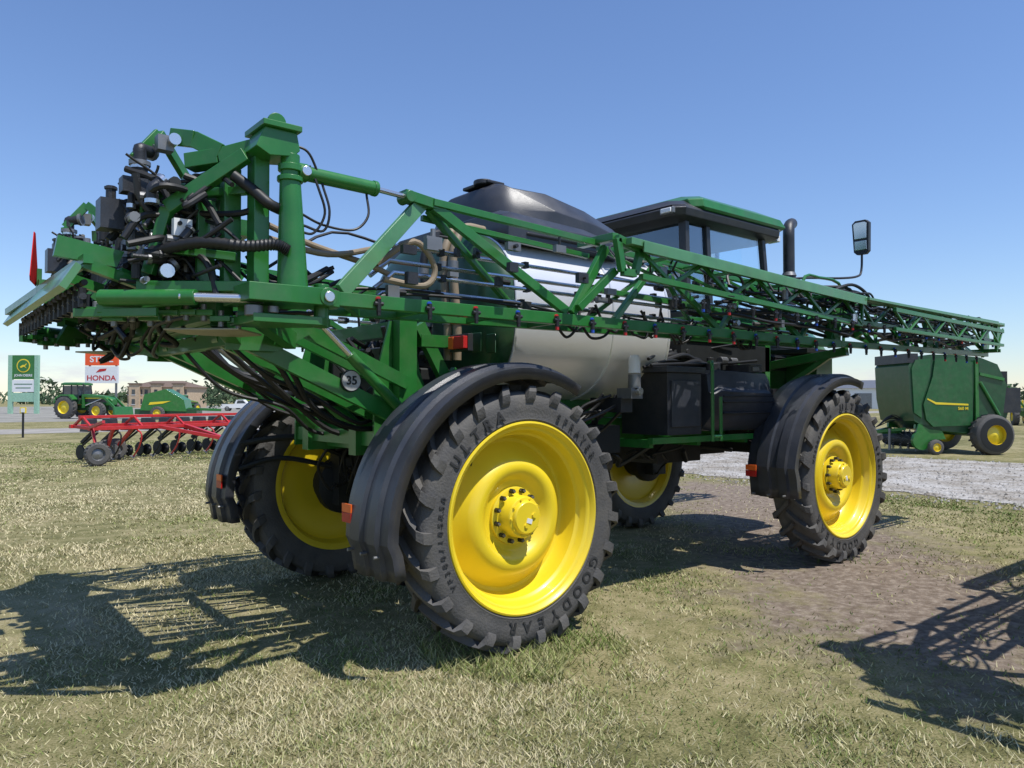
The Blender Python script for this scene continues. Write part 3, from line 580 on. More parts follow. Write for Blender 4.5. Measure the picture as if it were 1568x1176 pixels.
b.bx(-2.45,-2.2,-.55,-.1,2.5,2.95,BLACK); b.bx(-2.4,-2.2,.3,.9,2.55,2.9,DARK); b.bx(-2.04,-1.85,-.9,.9,2.36,2.5,GREEN); b.bx(-2.05,-1.9,-1.3,1.3,2.9,3.0,GREEN)
for y in(-1.1,-.5,.1,.7,1.2): b.beam((-2.1,y,3.1),(-2.5,y+.1,2.6),.05,.07,GREEN)
b.beam((-2.86,.12,2.58),(-2.86,.12,2.78),.03,.03,GREEN); b.bx(-2.87,-2.6,.05,.2,2.62,2.70,GREEN)
b.done('center_rack',SP,.004)
b=B()
b.prism([(-.19,-.17),(.19,-.17),(.205,-.14),(.03,.19),(-.03,.19),(-.205,-.14)],(-2.89,.12,2.84),(.24,1,0),(0,0,1),.006,SMVR)
b.prism([(-.13,-.12),(.13,-.12),(.0,.12)],(-2.896,.12,2.83),(.24,1,0),(0,0,1),.004,SMVO)
b.done('slow_moving_vehicle_sign',SP)
# second sprayer parked beside this one (its shadow reaches the lawn at the right)
SP2=empty('crop_sprayer.001',(4.25,-6.45,0))
for c in list(SP.children):
    o=bpy.data.objects.new(c.name+'_b',c.data); COL.objects.link(o); o.parent=SP2; o.location=c.location; o.rotation_euler=c.rotation_euler; o.scale=c.scale
    for md in c.modifiers:
        if md.type=='SOLIDIFY': m2=o.modifiers.new('s','SOLIDIFY'); m2.thickness=md.thickness; m2.offset=0

# ---------------------------------------------------------------- ground
A0=Vector((3.2,-3.4,0)); A1=Vector((9.8,3.4,0))
def ground_mat():
    m=bpy.data.materials.new('lawn'); m.use_nodes=True; nt=m.node_tree; L=nt.links; bs=nt.nodes['Principled BSDF']; bs.inputs['Roughness'].default_value=.95; bs.inputs['Specular IOR Level'].default_value=.1
    N=nt.nodes.new
    geo=N('ShaderNodeNewGeometry'); P=geo.outputs['Position']
    def noise(sc,det=5,rough=.6):
        n=N('ShaderNodeTexNoise'); n.inputs['Scale'].default_value=sc; n.inputs['Detail'].default_value=det; n.inputs['Roughness'].default_value=rough; L.new(P,n.inputs['Vector']); return n.outputs['Fac']
    def ramp(f,els):
        r=N('ShaderNodeValToRGB'); e=r.color_ramp.elements
        e[0].position,e[0].color=els[0][0],(*els[0][1],1); e[1].position,e[1].color=els[-1][0],(*els[-1][1],1)
        for p,c in els[1:-1]: x=e.new(p); x.color=(*c,1)
        L.new(f,r.inputs['Fac']); return r.outputs['Color']
    def math_(op,a,b=None):
        n=N('ShaderNodeMath'); n.operation=op
        for i,x in enumerate((a,b)):
            if x is None: continue
            if isinstance(x,(int,float)): n.inputs[i].default_value=x
            else: L.new(x,n.inputs[i])
        return n.outputs[0]
    fine=noise(60,4,.75); med=noise(3.5,5,.7); big=noise(.35,3,.6)
    s=math_('ADD',math_('MULTIPLY',fine,.40),math_('ADD',math_('MULTIPLY',med,.32),math_('MULTIPLY',big,.28)))
    c=ramp(s,[(.38,(.07,.065,.032)),(.46,(.155,.15,.06)),(.53,(.28,.245,.125)),(.62,(.42,.35,.22))])
    sep=N('ShaderNodeSeparateXYZ'); L.new(P,sep.inputs[0]); x,y=sep.outputs[0],sep.outputs[1]
    ab=A1-A0; l2=ab.length_squared
    t=math_('DIVIDE',math_('ADD',math_('MULTIPLY',math_('SUBTRACT',x,A0.x),ab.x),math_('MULTIPLY',math_('SUBTRACT',y,A0.y),ab.y)),l2)
    cl=N('ShaderNodeClamp'); L.new(t,cl.inputs[0]); t=cl.outputs[0]
    dx=math_('SUBTRACT',math_('SUBTRACT',x,A0.x),math_('MULTIPLY',t,ab.x)); dy=math_('SUBTRACT',math_('SUBTRACT',y,A0.y),math_('MULTIPLY',t,ab.y))
    d=math_('SQRT',math_('ADD',math_('MULTIPLY',dx,dx),math_('MULTIPLY',dy,dy)))
    d2=math_('ADD',d,math_('MULTIPLY',math_('SUBTRACT',noise(1.8,7,.8),.5),5.5))
    mr=N('ShaderNodeMapRange'); mr.inputs[1].default_value=2.1; mr.inputs[2].default_value=.8; L.new(d2,mr.inputs[0])
    dirt=ramp(noise(9,6,.75),[(.33,(.12,.09,.068)),(.5,(.215,.17,.132)),(.70,(.38,.32,.26))])
    n=N('ShaderNodeMix'); n.data_type='RGBA'; L.new(mr.outputs[0],n.inputs[0]); L.new(c,n.inputs[6]); L.new(dirt,n.inputs[7])
    L.new(n.outputs[2],bs.inputs['Base Color'])
    bp=N('ShaderNodeBump'); bp.inputs['Strength'].default_value=.6; bp.inputs['Distance'].default_value=.03; L.new(noise(45,4,.8),bp.inputs['Height']); L.new(bp.outputs[0],bs.inputs['Normal'])
    return m
b=B(); S=2500
b.add([(-S,-S,0),(S,-S,0),(S,S,0),(-S,S,0)],[(0,1,2,3)],ground_mat()); b.done('ground')
def gravel_mat():
    m=mat('gravel',(.42,.40,.37),.95,var=.5,scale=22,bump=1,bscale=26,spec=.1)
    nt=m.node_tree; L=nt.links; bs=nt.nodes['Principled BSDF']; src=bs.inputs['Base Color'].links[0].from_socket
    n=nt.nodes.new('ShaderNodeTexNoise'); n.inputs['Scale'].default_value=.9; n.inputs['Detail'].default_value=6; n.inputs['Roughness'].default_value=.75
    tc=nt.nodes.new('ShaderNodeTexCoord'); L.new(tc.outputs['Object'],n.inputs['Vector'])
    r=nt.nodes.new('ShaderNodeValToRGB'); r.color_ramp.elements[0].position=.4; r.color_ramp.elements[0].color=(.60,.56,.50,1); r.color_ramp.elements[1].position=.6; r.color_ramp.elements[1].color=(1.0,1,1,1)
    L.new(n.outputs['Fac'],r.inputs['Fac']); mx=nt.nodes.new('ShaderNodeMix'); mx.data_type='RGBA'; mx.blend_type='MULTIPLY'; mx.inputs[0].default_value=1; L.new(src,mx.inputs[6]); L.new(r.outputs['Color'],mx.inputs[7]); L.new(mx.outputs[2],bs.inputs['Base Color'])
    return m
GRAV=gravel_mat()
ASPH=mat('road_surface',(.30,.28,.25),.95,var=.2,scale=.6,spec=.1,bump=.3)
def strip(name,pl,pr,z,m,nj=.25):
    b=B(); n=len(pl); vs=[]
    for a,c in zip(pl,pr): vs+=[(a[0]+jit(nj),a[1],z),(c[0]+jit(nj),c[1],z)]
    b.add(vs,[(2*i,2*i+1,2*i+3,2*i+2) for i in range(n-1)],m); return b.done(name)
ys=list(np.arange(-40,60,.25))
strip('gravel_road',[(11.9+.02*abs(y)+.25*math.sin(y*.9),y) for y in ys],[(21.5+.02*abs(y)+.3*math.sin(y*.6+1),y) for y in ys],.012,GRAV,.16)
b=B()
for k in range(5000):
    x=12+10*R.random()**1.3; y=R.uniform(-5,14); s=R.uniform(.012,.045)
    if k%5==0: x=R.uniform(10.9,12.3)
    c=Vector((x,y,.012+s*.3)); V=[c+Vector((math.cos(a)*s*R.uniform(.6,1.2),math.sin(a)*s*R.uniform(.6,1.2),-s*.4)) for a in(0,1.6,3.1,4.7)]+[c+Vector((jit(s*.3),jit(s*.3),s*.6))]
    b.add(V,[(0,1,4),(1,2,4),(2,3,4),(3,0,4)],GRAV)
b.done('gravel')
b=B(); b.add([(-300,42,.008),(600,44,.008),(600,52,.008),(-300,50,.008)],[(0,1,2,3)],ASPH); b.done('road')
b=B(); b.add([(-120,70,.008),(400,62,.008),(420,240,.008),(-120,230,.008)],[(0,1,2,3)],mat('lot_gravel',(.26,.25,.22),.95,var=.25,scale=.3,spec=.1)); b.done('lot_pavement')
# grass blades
rng=np.random.default_rng(3)
def vnoise(x,y,sc,seed):
    g=np.random.default_rng(seed).random((64,64)); X=x*sc; Y=y*sc; xi=np.floor(X).astype(int); yi=np.floor(Y).astype(int); fx=X-xi; fy=Y-yi; fx=fx*fx*(3-2*fx); fy=fy*fy*(3-2*fy)
    a=g[xi%64,yi%64];b_=g[(xi+1)%64,yi%64];c=g[xi%64,(yi+1)%64];d=g[(xi+1)%64,(yi+1)%64]
    return (a*(1-fx)+b_*fx)*(1-fy)+(c*(1-fx)+d*fx)*fy
N=740000
r=2.0+38*rng.random(N)**1.6; az=math.radians(50.5)+math.radians(50)*(rng.random(N)*2-1)
x=-3.634+r*np.cos(az); y=-5.99+r*np.sin(az)
ab=A1-A0; t=np.clip(((x-A0.x)*ab.x+(y-A0.y)*ab.y)/ab.length_squared,0,1); d=np.hypot(x-A0.x-t*ab.x,y-A0.y-t*ab.y)
d=d+(vnoise(x,y,1.1,1)*.6+vnoise(x,y,3,2)*.4-.5)*2.2
keep=(rng.random(N)<np.clip((d-.7)/1.6,.10,1))&(x<11.6+rng.random(N)*.4)&(r<38)
cl=vnoise(x,y,2.2,5)*.5+vnoise(x,y,.7,6)*.5
keep&=rng.random(N)<np.clip(-.05+cl*1.45,0,1)*np.where(vnoise(x,y,.9,21)*.6+vnoise(x,y,2.7,22)*.4>.57,.3,1)
x,y,r,d,cl=x[keep],y[keep],r[keep],d[keep],cl[keep]; n=len(x)
dry=np.clip(vnoise(x,y,.38,8)*.75+vnoise(x,y,1.8,9)*.42+vnoise(x,y,6,10)*.25-.07+rng.normal(0,.18,n)-.022*np.clip(x-2,-4,4),0,1)
h=(.012+.026*rng.random(n))*(.6+.8*cl)*np.where(rng.random(n)<.01,1.9,1)
tall=(np.hypot(x-.1,y+1.6)<.8)|(np.hypot(x-4.9,y+1.5)<.6); h=np.where(tall&(rng.random(n)<.5),h*2.8,h)
dry=np.where(tall,dry*.6,dry)
w=.0015+.0006*r; th=rng.random(n)*2*pi; lean=h*rng.uniform(.3,1.7,n); la=rng.random(n)*2*pi
cx,sx=np.cos(th)*w,np.sin(th)*w
V=np.empty((n,3,3),np.float32)
V[:,0]=np.stack([x-cx,y-sx,np.zeros(n)],1); V[:,1]=np.stack([x+cx,y+sx,np.zeros(n)],1); V[:,2]=np.stack([x+np.cos(la)*lean,y+np.sin(la)*lean,h],1)
me=bpy.data.meshes.new('grass'); me.vertices.add(3*n); me.vertices.foreach_set('co',V.ravel()); me.loops.add(3*n); me.loops.foreach_set('vertex_index',np.arange(3*n,dtype=np.int32)); me.polygons.add(n); me.polygons.foreach_set('loop_start',np.arange(0,3*n,3,dtype=np.int32)); me.polygons.foreach_set('loop_total',np.full(n,3,np.int32)); me.update()
ga=np.array([.078,.155,.023]); gb=np.array([.25,.29,.075]); gc=np.array([.64,.56,.34])
k1=np.clip(dry*2,0,1)[:,None]; k2=np.clip(dry*2.6-1,0,1)[:,None]
colr=(ga*(1-k1)+gb*k1)*(1-k2)+gc*k2; colr*=rng.uniform(.75,1.25,n)[:,None]
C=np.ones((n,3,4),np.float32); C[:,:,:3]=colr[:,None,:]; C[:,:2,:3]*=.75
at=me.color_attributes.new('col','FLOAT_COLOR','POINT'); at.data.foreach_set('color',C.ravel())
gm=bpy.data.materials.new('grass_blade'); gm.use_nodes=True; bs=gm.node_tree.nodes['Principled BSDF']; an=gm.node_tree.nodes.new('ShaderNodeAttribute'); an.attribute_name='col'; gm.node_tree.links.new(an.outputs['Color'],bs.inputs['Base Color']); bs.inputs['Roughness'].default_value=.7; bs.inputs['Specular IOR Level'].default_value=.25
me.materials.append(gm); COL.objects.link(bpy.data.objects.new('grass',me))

# ---------------------------------------------------------------- background helpers
def wheelsimple(b,c,r,w,ax=(0,1,0),rim=YELLOW):
    c=Vector(c)
    b.lathe([(r*.55,-w/2),(r*.62,-w*.5),(r*.85,-w*.5),(r*.97,-w*.38),(r,-w*.2),(r,w*.2),(r*.97,w*.38),(r*.85,w*.5),(r*.62,w*.5),(r*.55,w/2)],c,ax,RUB,32)
    b.lathe([(r*.57,-w/2),(r*.55,-w*.45),(r*.5,-w*.2),(r*.3,-w*.3),(r*.15,-w*.35),(.001,-w*.4)],c,ax,rim,28)
    b.lathe([(r*.57,w/2),(r*.55,w*.45),(r*.5,w*.2),(r*.3,w*.3),(r*.15,w*.35),(.001,w*.4)],c,ax,rim,28)
    for i in range(20):
        t=2*pi*i/20; d_,a,u=frame(ax); e=a*math.cos(t)+u*math.sin(t); b.beam(c+e*r*.99-d_*w*.48,c+(a*math.cos(t+.12)+u*math.sin(t+.12))*r*.99,r*.09,r*.07,RUB)
RZ=math.radians(-39.5)
MIDG=mat('baler_green',(.010,.095,.022),.38,coat=.2,dirt=.15)
BL=empty('round_baler',(25.3,4.95,0),math.radians(143),.95)
b=B()
def prof(pts,y0,y1,m): b.prism(pts,(0,(y0+y1)/2,0),(1,0,0),(0,0,1),abs(y1-y0),m)
body=[(-1.55,.95),(-1.75,1.6),(-1.7,2.5),(-1.35,3.25),(-.7,3.5),(.3,3.6),(1.15,3.6),(1.75,3.5),(1.95,3.2),(1.9,2.0),(1.75,1.2),(1.2,.9),(-.2,.75)]
prof(body,-1.15,1.15,GREEND)
prof([(-.35,1.05),(-.45,3.3),(.3,3.5),(1.0,3.45),(1.1,2.8),(1.45,1.8),(1.35,1.25),(1.1,1.0)],1.15,1.22,MIDG)
prof([(1.16,3.45),(1.72,3.4),(1.86,3.1),(1.78,1.5),(1.5,1.3),(1.52,1.85),(1.2,2.8)],1.15,1.20,MIDG)
prof([(-1.45,1.3),(-1.6,2.4),(-1.25,3.1),(-.6,3.35),(-.55,1.2)],1.15,1.25,GREEND)
b.beam((-.5,1.24,1.0),(-.5,1.24,3.4),.08,.12,GREEN); b.beam((-1.5,1.27,2.7),(-.6,1.27,2.9),.06,.1,GREEN); b.cyl((-1.3,1.3,1.4),(-.6,1.3,2.6),.05,GREEN)
b.bx(-2.15,-1.5,-1.2,1.22,1.5,2.4,BLACK); b.bx(-1.75,-1.5,-1.1,1.1,2.5,3.0,DARK)
b.bx(1.6,1.98,-1.1,1.16,3.3,3.64,BLACK)
b.prism([(-.3,1.92),(.9,1.98),(1.2,2.12),(1.22,2.08),(.9,1.9),(-.3,1.86)],(.1,1.225,-.1),(1,0,0),(0,0,1),.012,YELLOW)
textpart(b,'560 M',.15,lambda c:Vector((.0-c.x,1.235+c.z,1.65+c.y)),YELLOW)
wheelsimple(b,(-.9,1.45,.72),.72,.5); wheelsimple(b,(-.9,-1.45,.72),.72,.5)
b.lathe([(.35,.26),(.52,.262),(.60,.255)],(-.9,1.45,.72),(0,1,0),HOSE,32)
b.bx(-1.0,-.8,-1.2,1.2,.62,.82,GREEN); b.beam((-1.0,.9,.72),(1.6,.9,1.0),.12,.16,GREEN); b.beam((-1.0,-.9,.72),(1.6,-.9,1.0),.12,.16,GREEN)
b.bx(.9,1.5,-1.0,1.0,.35,.75,GREEND)
b.cyl((1.5,-1.05,.5),(1.5,1.05,.5),.28,DARK,n=18)
for k in range(14):
    for a in range(6): 
        t=a*1.05+k*.3; y=-.95+k*.146; b.cyl((1.5+.26*math.cos(t),y,.5+.26*math.sin(t)),(1.5+.42*math.cos(t),y,.5+.42*math.sin(t)),.012,GREY,n=5)
b.cyl((1.5,1.05,.5),(1.5,1.2,.5),.34,GREEN,n=20); wheelsimple(b,(1.1,1.35,.27),.27,.18)
b.prism([(.6,.55),(1.3,.5),(1.7,.75),(1.6,1.1),(.8,1.0)],(0,1.12,0),(1,0,0),(0,0,1),.06,GREEN)
b.beam((1.6,0,.8),(3.0,0,.75),.18,.16,GREEN); b.beam((1.7,.5,.9),(2.6,.05,.78),.08,.1,GREEN); b.beam((1.7,-.5,.9),(2.6,-.05,.78),.08,.1,GREEN)
b.cyl((2.2,.3,.1),(2.2,.3,.9),.05,GREY)
for k in range(8): b.tube([(1.7,.3+jit(.3),1.2),(2.1,.2+jit(.1),1.3+jit(.2)),(2.6,.1,.95),(3.0,jit(.1),.85)],.02,HOSE,6,4)
b.done('body',BL,.02)
def tractor(name,loc,rz,sc=1.0,loader=True):
    E=empty(name,loc,rz,sc); b=B()
    for s in(-1,1): wheelsimple(b,(0,s*1.0,.95),.95,.5); wheelsimple(b,(2.9,s*.95,.68),.68,.42)
    b.bx(-.4,3.4,-.3,.3,.7,1.15,GREEND)
    loft(b,[hsec(.95,.42,1.1,2.02),hsec(2.4,.4,1.1,1.95),hsec(3.5,.36,1.1,1.75),hsec(3.7,.3,1.15,1.6)],GREEN)
    for s in(-1,1):
        b.bx(1.3,3.3,s*.40,s*.425,1.35,1.6,BLACK); b.bx(1.2,3.4,s*.415,s*.43,1.66,1.70,YELLOW)
        b.prism([(-.95,1.3),(-.8,1.75),(-.3,2.0),(.5,1.98),(.9,1.6),(.8,1.5),(.4,1.85),(-.25,1.87),(-.7,1.65),(-.85,1.25)],(0,s*1.0,0),(1,0,0),(0,0,1),.5,GREEN)
        for xa,xb in((-.5,-.45),(.3,.3),(1.0,.85)): b.beam((xa,s*.78,1.5),(xb,s*.74,2.75),.07,.07,BLACK)
        b.bx(-.45,.95,s*.735,s*.745,1.6,2.7,WGLASS)
    b.bx(-.5,1.0,-.75,.75,1.2,1.6,GREEND); b.bx(-.48,-.46,-.7,.7,1.7,2.7,WGLASS); b.bx(.9,.92,-.7,.7,1.9,2.7,WGLASS)
    loft(b,[rsec(2.75,-.7,1.1,.85,.1),rsec(2.9,-.65,1.1,.86,.1),rsec(2.98,-.5,.9,.7,.12)],GREEN)
    b.cyl((1.2,-.5,1.9),(1.2,-.5,2.85),.06,BLACK)
    if loader:
        for s in(-1,1):
            b.path([(1.3,s*.6,1.9),(3.2,s*.6,1.75),(4.5,s*.6,.6)],.12,.18,GREEN); b.beam((1.3,s*.6,.9),(1.3,s*.6,2.0),.14,.2,GREEN); b.cyl((1.5,s*.6,1.1),(2.9,s*.6,1.6),.05,STEEL)
        b.prism([(4.4,.2),(5.2,.15),(5.25,.2),(4.6,.35),(4.5,1.0),(4.4,1.0)],(0,0,0),(1,0,0),(0,0,1),2.2,GREEN)
    b.done('body',E,.02); return E
tractor('tractor',(10.3,79,0),math.radians(-50),1.2)
E=empty('hay_mower',(16.6,70.6,0),math.radians(-30),1.25); b=B()
b.prism([(-1.6,.7),(-1.3,1.9),(.2,2.3),(1.5,1.5),(1.7,.6)],(0,0,0),(1,0,0),(0,0,1),2,GREEN); b.bx(-2,2.4,-.9,.9,.4,.8,GREEND); b.beam((1.5,0,.8),(4,0,.7),.2,.2,GREEN); wheelsimple(b,(-.3,-1.2,.5),.5,.35); wheelsimple(b,(-.3,1.2,.5),.5,.35)
b.prism([(-1.0,1.1),(0,1.2),(.6,1.4),(-.9,1.3)],(0,-1.01,0),(1,0,0),(0,0,1),.02,YELLOW); b.done('body',E,.02)
tractor('tractor.001',(34,128,0),math.radians(20),.9,False)
tractor('tractor.002',(51,140,0),math.radians(200),1.0,False)
E=empty('row_crop_cultivator',(3.55,20.3,0),math.radians(22),1.08); b=B()
for y,z in((-.5,.95),(.35,1.0)): b.bx(-3.0,3.6,y-.05,y+.05,z-.05,z+.05,RED)
b.bx(-3.0,3.6,-.12,-.02,1.22,1.3,RED)
for x in(-2.9,-1.4,0,1.7,3.5): b.beam((x,-.5,.95),(x,.35,1.0),.08,.08,RED); b.beam((x,-.5,.95),(x,-.07,1.26),.06,.06,RED); b.beam((x,.35,1.0),(x,-.07,1.26),.06,.06,RED)
for i,x in enumerate(np.arange(-2.2,3.6,.62)):
    b.beam((x,.35,.95),(x,1.1,.5),.07,.09,DARK); b.beam((x,.35,.8),(x,1.1,.4),.05,.05,DARK); b.box((x,.75,1.0),(.32,.4,.36),BLACK,taper=.8); b.lathe([(.001,-.02),(.2,-.02),(.22,0),(.2,.02),(.001,.02)],(x,1.15,.22),(1,0,0),DARK,20)
    b.tube([(x,-.45,.9),(x,-.7,.75),(x,-.6,.4),(x,-.35,.12)],.025,RED if i%2 else DARK,6,3); b.prism([(0,0),(.12,.1),(-.12,.1)],(x,-.35,.05),(1,0,0),(0,.3,1),.02,GREY)
    b.lathe([(.001,-.05),(.16,-.05),(.18,0),(.16,.05),(.001,.05)],(x+.12,.95,.2),(1,0,0),HOSE,16)
for x,y in((-3.2,-1.2),(-2.3,-.2),(-1.7,.3),(2.6,-.95)):
    wheelsimple(b,(x,y,.31),.31,.22,(.3,1,0),GREY); b.beam((x,y,.31),(max(x,-2.9),-.5,.95),.07,.09,RED)
b.beam((-2.95,-.5,.98),(-3.1,-1.3,1.15),.08,.08,RED); b.beam((0,-.5,.95),(0,-2.2,.6),.12,.12,RED); b.beam((-.9,-.5,.95),(0,-2.2,.6),.1,.1,RED)
b.done('frame',E,.008)
LG=mat('sign_pale_green',(.30,.50,.36),.4)
E=empty('dealer_sign',(9.8,112.5,0),RZ); b=B()
for s in(-1,1): b.bx(s*1.75-.26,s*1.75+.26,-.2,.2,0,7.8,LG)
b.bx(-1.48,1.48,-.12,.12,4.6,7.8,GREEN); b.bx(-1.48,1.48,-.13,.13,2.9,4.5,WHITE); b.bx(-1.48,1.48,-.12,.12,1.6,2.8,LG)
b.cyl((0,-.13,6.4),(0,-.15,6.4),.9,YELLOW,n=24); b.cyl((0,-.15,6.4),(0,-.17,6.4),.76,GREEN,n=24)
b.prism([(-.45,-.15),(-.1,.1),(.2,.1),(.45,.35),(.4,.1),(.2,-.05),(.45,-.35),(.1,-.12),(-.3,-.3)],(0,-.18,6.4),(1,0,0),(0,0,1),.02,YELLOW)
textpart(b,'JOHN DEERE',.42,lambda c:Vector((c.x,-.14-c.z,5.1+c.y)),WHITE); b.bx(-1.2,1.2,-.15,-.12,3.9,4.0,GREEN); b.bx(-1.0,1.0,-.15,-.12,3.4,3.5,GREEN)
b.done('panels',E,.02)
ORG=mat('orange_sign',(.85,.10,.02),.4,var=.03)
E=empty('brand_sign',(14.6,89.1,0),RZ); b=B()
b.bx(-1.85,1.85,-.15,.15,5.75,7.1,ORG); b.bx(-1.85,1.85,-.15,.15,3.75,5.65,WHITE)
for s in(-1,1): b.bx(s*1.5-.1,s*1.5+.1,.16,.3,0,7,GREY)
textpart(b,'STIHL',.95,lambda c:Vector((c.x*1.1,-.16-c.z,6.42+c.y)),WHITE); textpart(b,'HONDA',.8,lambda c:Vector((c.x*1.1,-.16-c.z,4.3+c.y)),REDC)
b.prism([(-.6,-.2),(.5,.0),(.6,.25),(-.2,.2)],(0,-.165,5.15),(1,0,0),(0,0,1),.01,REDC)
b.done('panels',E,.02)
E=empty('canopy_sign',(52.5,142,0),RZ); b=B()
b.bx(-3,3,-.4,.4,4.6,7.0,GREEND); b.bx(-3.1,3.1,-.5,.5,7.0,7.3,GREY)
for s in(-1,1): b.bx(s*2-.15,s*2+.15,-.15,.15,0,4.6,GREY)
textpart(b,'CREDIT UNION',.7,lambda c:Vector((c.x,-.42-c.z,5.7+c.y)),WHITE); b.done('panel',E,.02)
b=B(); b.cyl((0,0,0),(0,0,1.25),.05,DARK); b.box((0,0,1.35),(.3,.05,.3),YELLOW); b.box((0,-.03,1.35),(.2,.02,.2),WHITE); o=b.done('marker_post'); o.location=(1.33,37.9,0); o.rotation_euler=(0,0,RZ)
BRK=mat('tan_brick',(.50,.37,.24),.9,var=.15,scale=2); ROOF=mat('roof_brown',(.16,.11,.08),.9)
E=empty('brick_hotel',(43.5,180,0),RZ,.92); b=B()
b.bx(-7.5,7.5,0,12,0,5.2,BRK)
b.add([(-8,-.5,5.2),(8,-.5,5.2),(8,12.5,5.2),(-8,12.5,5.2),(-4,6,6.9),(4,6,6.9)],[(0,1,5,4),(1,2,5),(2,3,4,5),(3,0,4),(3,2,1,0)],ROOF)
for x in(-5.5,0,5.5): b.bx(x-1.3,x+1.3,-.8,.5,0,5.9,BRK); b.bx(x-1.5,x+1.5,-1,.7,5.9,6.2,ROOF)
for x in np.arange(-7,7.2,1.4):
    for z in(.9,3.3):
        yy=-.82 if any(abs(x-q)<1.2 for q in(-5.5,0,5.5)) else -.03
        b.bx(x-.4,x+.4,yy-.03,yy+.02,z,z+1.3,WGLASS); b.bx(x-.5,x+.5,yy-.06,yy+.02,z-.12,z,WHITE)
b.done('walls_and_roof',E)
def pickup(name,loc,rz,m):
    E=empty(name,loc,rz); b=B()
    pts=[(-2.8,.5),(-2.8,1.15),(-.7,1.15),(-.65,1.2),(-.35,1.85),(.8,1.88),(1.4,1.25),(2.7,1.1),(2.85,.9),(2.85,.5)]
    b.prism(pts,(0,0,0),(1,0,0),(0,0,1),1.9,m)
    for s in(-1,1): b.prism([(-.3,1.25),(-.15,1.75),(.7,1.78),(1.15,1.28)],(0,s*.955,0),(1,0,0),(0,0,1),.012,WGLASS)
    b.bx(-2.6,-.8,-.8,.8,1.152,1.16,DARK)
    for x in(-1.8,1.9):
        for s in(-1,1): wheelsimple(b,(x,s*.85,.4),.4,.25,(0,1,0),GREY)
    b.done('body',E,.05)
pickup('pickup_truck',(40.9,119.3,0),math.radians(-30),WHITE)
pickup('pickup_truck.001',(47,124,0),math.radians(150),mat('silver_paint',(.4,.42,.45),.3,metal=.4))
pickup('pickup_truck.002',(60,60,0),math.radians(60),WHITE)
for i,(lx,ly,rz) in enumerate([(62,13.5,.5),(70,22,.9),(54,8,.3),(60,30,.8)]):
    E=empty('seed_planter' if i==0 else 'seed_planter.%03d'%i,(lx,ly,0),rz,1.15); b=B()
    b.bx(-3,3,-.1,.1,.9,1.1,GREEN); b.bx(-3,3,.9,1.1,1.6,1.75,GREEN)
    for x in np.arange(-2.8,3,.76): b.box((x,-.6,1.3),(.4,.5,.6),YELLOW if i%2==0 else BLACK,taper=.8); b.beam((x,0,1),(x,-1,.4),.1,.1,GREEN); wheelsimple(b,(x,-.9,.3),.3,.15)
    for x in(-2,2): wheelsimple(b,(x,.6,.55),.55,.35); b.beam((x,.6,.55),(x,1.0,1.7),.1,.1,GREEN); b.beam((x,0,1),(x,1,2.6),.1,.1,GREEN)
    b.bx(-3,3,.95,1.05,2.5,2.62,GREEN)
    b.done('frame',E,.01)
E=empty('metal_warehouse',(150,66,0),math.radians(-62)); b=B()
b.bx(-9,9,0,12,0,4.2,WHITE); b.prism([(-.5,4.2),(6,6.0),(12.5,4.2)],(0,0,0),(0,1,0),(0,0,1),18.6,GREY)
for x in(-6,-1,4): b.bx(x-1.6,x+1.6,-.06,-.01,0,3.2,GREY)
b.done('walls_and_roof',E)
LEAF=mat('distant_leaf',(.05,.085,.035),.8,var=.3,scale=.4)
b=B()
def clump(cx,cy,h,w,n):
    for k in range(n):
        t=R.random()*2*pi; rr=math.sqrt(R.random())*w; z=h*(.15+.85*R.random()); rr*=math.sqrt(max(.05,1-((z/h-.5)/.55)**2)); c=Vector((cx+rr*math.cos(t),cy+rr*math.sin(t),z))
        s=w*.22; b.add([c+Vector((jit(s),jit(s),jit(s))) for _ in range(3)],[(0,1,2)],LEAF)
for k in range(230):
    a=math.radians(R.uniform(-8,112)); dd=R.uniform(330,620); clump(-3.6+dd*math.cos(a),-6+dd*math.sin(a),R.uniform(4,9),R.uniform(4,12),60)
for (px_,py_,h,w) in((36,118,3.5,1.6),(60,190,8,4),(66,192,7,4),(73,196,9,4),(20,170,6,3),(110,150,7,4)): clump(px_,py_,h,w,160)
b.done('distant_trees')
for i,(lx,ly) in enumerate([(90,260),(100,235)]):
    b=B(); b.cyl((0,0,0),(0,0,11),.16,BHOSE); b.bx(-1.3,1.3,-.07,.07,10,10.2,BHOSE); o=b.done('utility_pole'); o.location=(lx,ly,0); o.rotation_euler=(0,0,RZ)

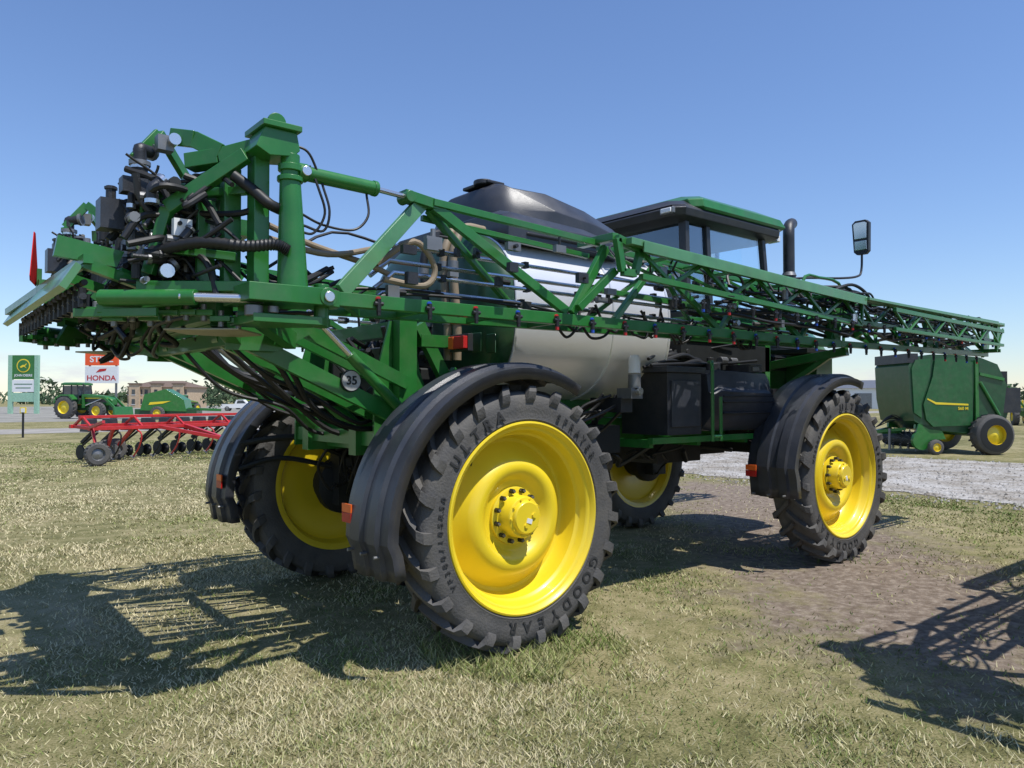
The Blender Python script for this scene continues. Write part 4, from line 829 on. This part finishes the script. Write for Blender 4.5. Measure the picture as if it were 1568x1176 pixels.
# ---------------------------------------------------------------- world, sun, camera
sd=Vector((.12,-.45,1)).normalized()
w=bpy.data.worlds.new('World'); scene.world=w; w.use_nodes=True; nt=w.node_tree; bg=nt.nodes['Background']
sky=nt.nodes.new('ShaderNodeTexSky'); sky.sky_type='NISHITA'; sky.sun_disc=False; sky.sun_elevation=math.asin(sd.z); sky.sun_rotation=math.atan2(sd.x,sd.y); sky.ozone_density=3.0; sky.air_density=1.2; sky.dust_density=.0
L=nt.links
tc=nt.nodes.new('ShaderNodeTexCoord'); mp_=nt.nodes.new('ShaderNodeMapping'); mp_.inputs['Scale'].default_value=(1,1,3.5); L.new(tc.outputs['Generated'],mp_.inputs[0])
n=nt.nodes.new('ShaderNodeTexNoise'); n.inputs['Scale'].default_value=9; n.inputs['Detail'].default_value=7; n.inputs['Roughness'].default_value=.62; L.new(mp_.outputs[0],n.inputs['Vector'])
mr=nt.nodes.new('ShaderNodeMapRange'); mr.inputs[1].default_value=.50; mr.inputs[2].default_value=.66; L.new(n.outputs['Fac'],mr.inputs[0])
sp=nt.nodes.new('ShaderNodeSeparateXYZ'); L.new(tc.outputs['Generated'],sp.inputs[0])
m1=nt.nodes.new('ShaderNodeMapRange'); m1.inputs[1].default_value=.055; m1.inputs[2].default_value=.03; L.new(sp.outputs[2],m1.inputs[0])
mu=nt.nodes.new('ShaderNodeMath'); mu.operation='MULTIPLY'; L.new(mr.outputs[0],mu.inputs[0]); L.new(m1.outputs[0],mu.inputs[1])
tn=nt.nodes.new('ShaderNodeMix'); tn.data_type='RGBA'; tn.blend_type='MULTIPLY'; tn.inputs[0].default_value=1; tn.inputs[7].default_value=(.90,.98,1.20,1); L.new(sky.outputs[0],tn.inputs[6])
mx=nt.nodes.new('ShaderNodeMix'); mx.data_type='RGBA'; L.new(mu.outputs[0],mx.inputs[0]); L.new(tn.outputs[2],mx.inputs[6]); mx.inputs[7].default_value=(6.0,6.2,6.6,1)
L.new(mx.outputs[2],bg.inputs[0]); bg.inputs[1].default_value=.128
ld=bpy.data.lights.new('sun','SUN'); ld.energy=5.0; ld.angle=math.radians(.5); ld.color=(1,.97,.92); lo=bpy.data.objects.new('sun',ld); COL.objects.link(lo); lo.rotation_euler=(-sd).to_track_quat('-Z','Y').to_euler()
cd=bpy.data.cameras.new('camera'); cd.sensor_width=36; cd.lens=26.4; cd.clip_end=6000; co=bpy.data.objects.new('camera',cd); COL.objects.link(co); co.location=(-3.634,-5.99,1.87); co.rotation_euler=(math.radians(91.2),0,math.radians(-39.5)); scene.camera=co
scene.view_settings.view_transform='Standard'; scene.view_settings.look='None'; scene.view_settings.exposure=0
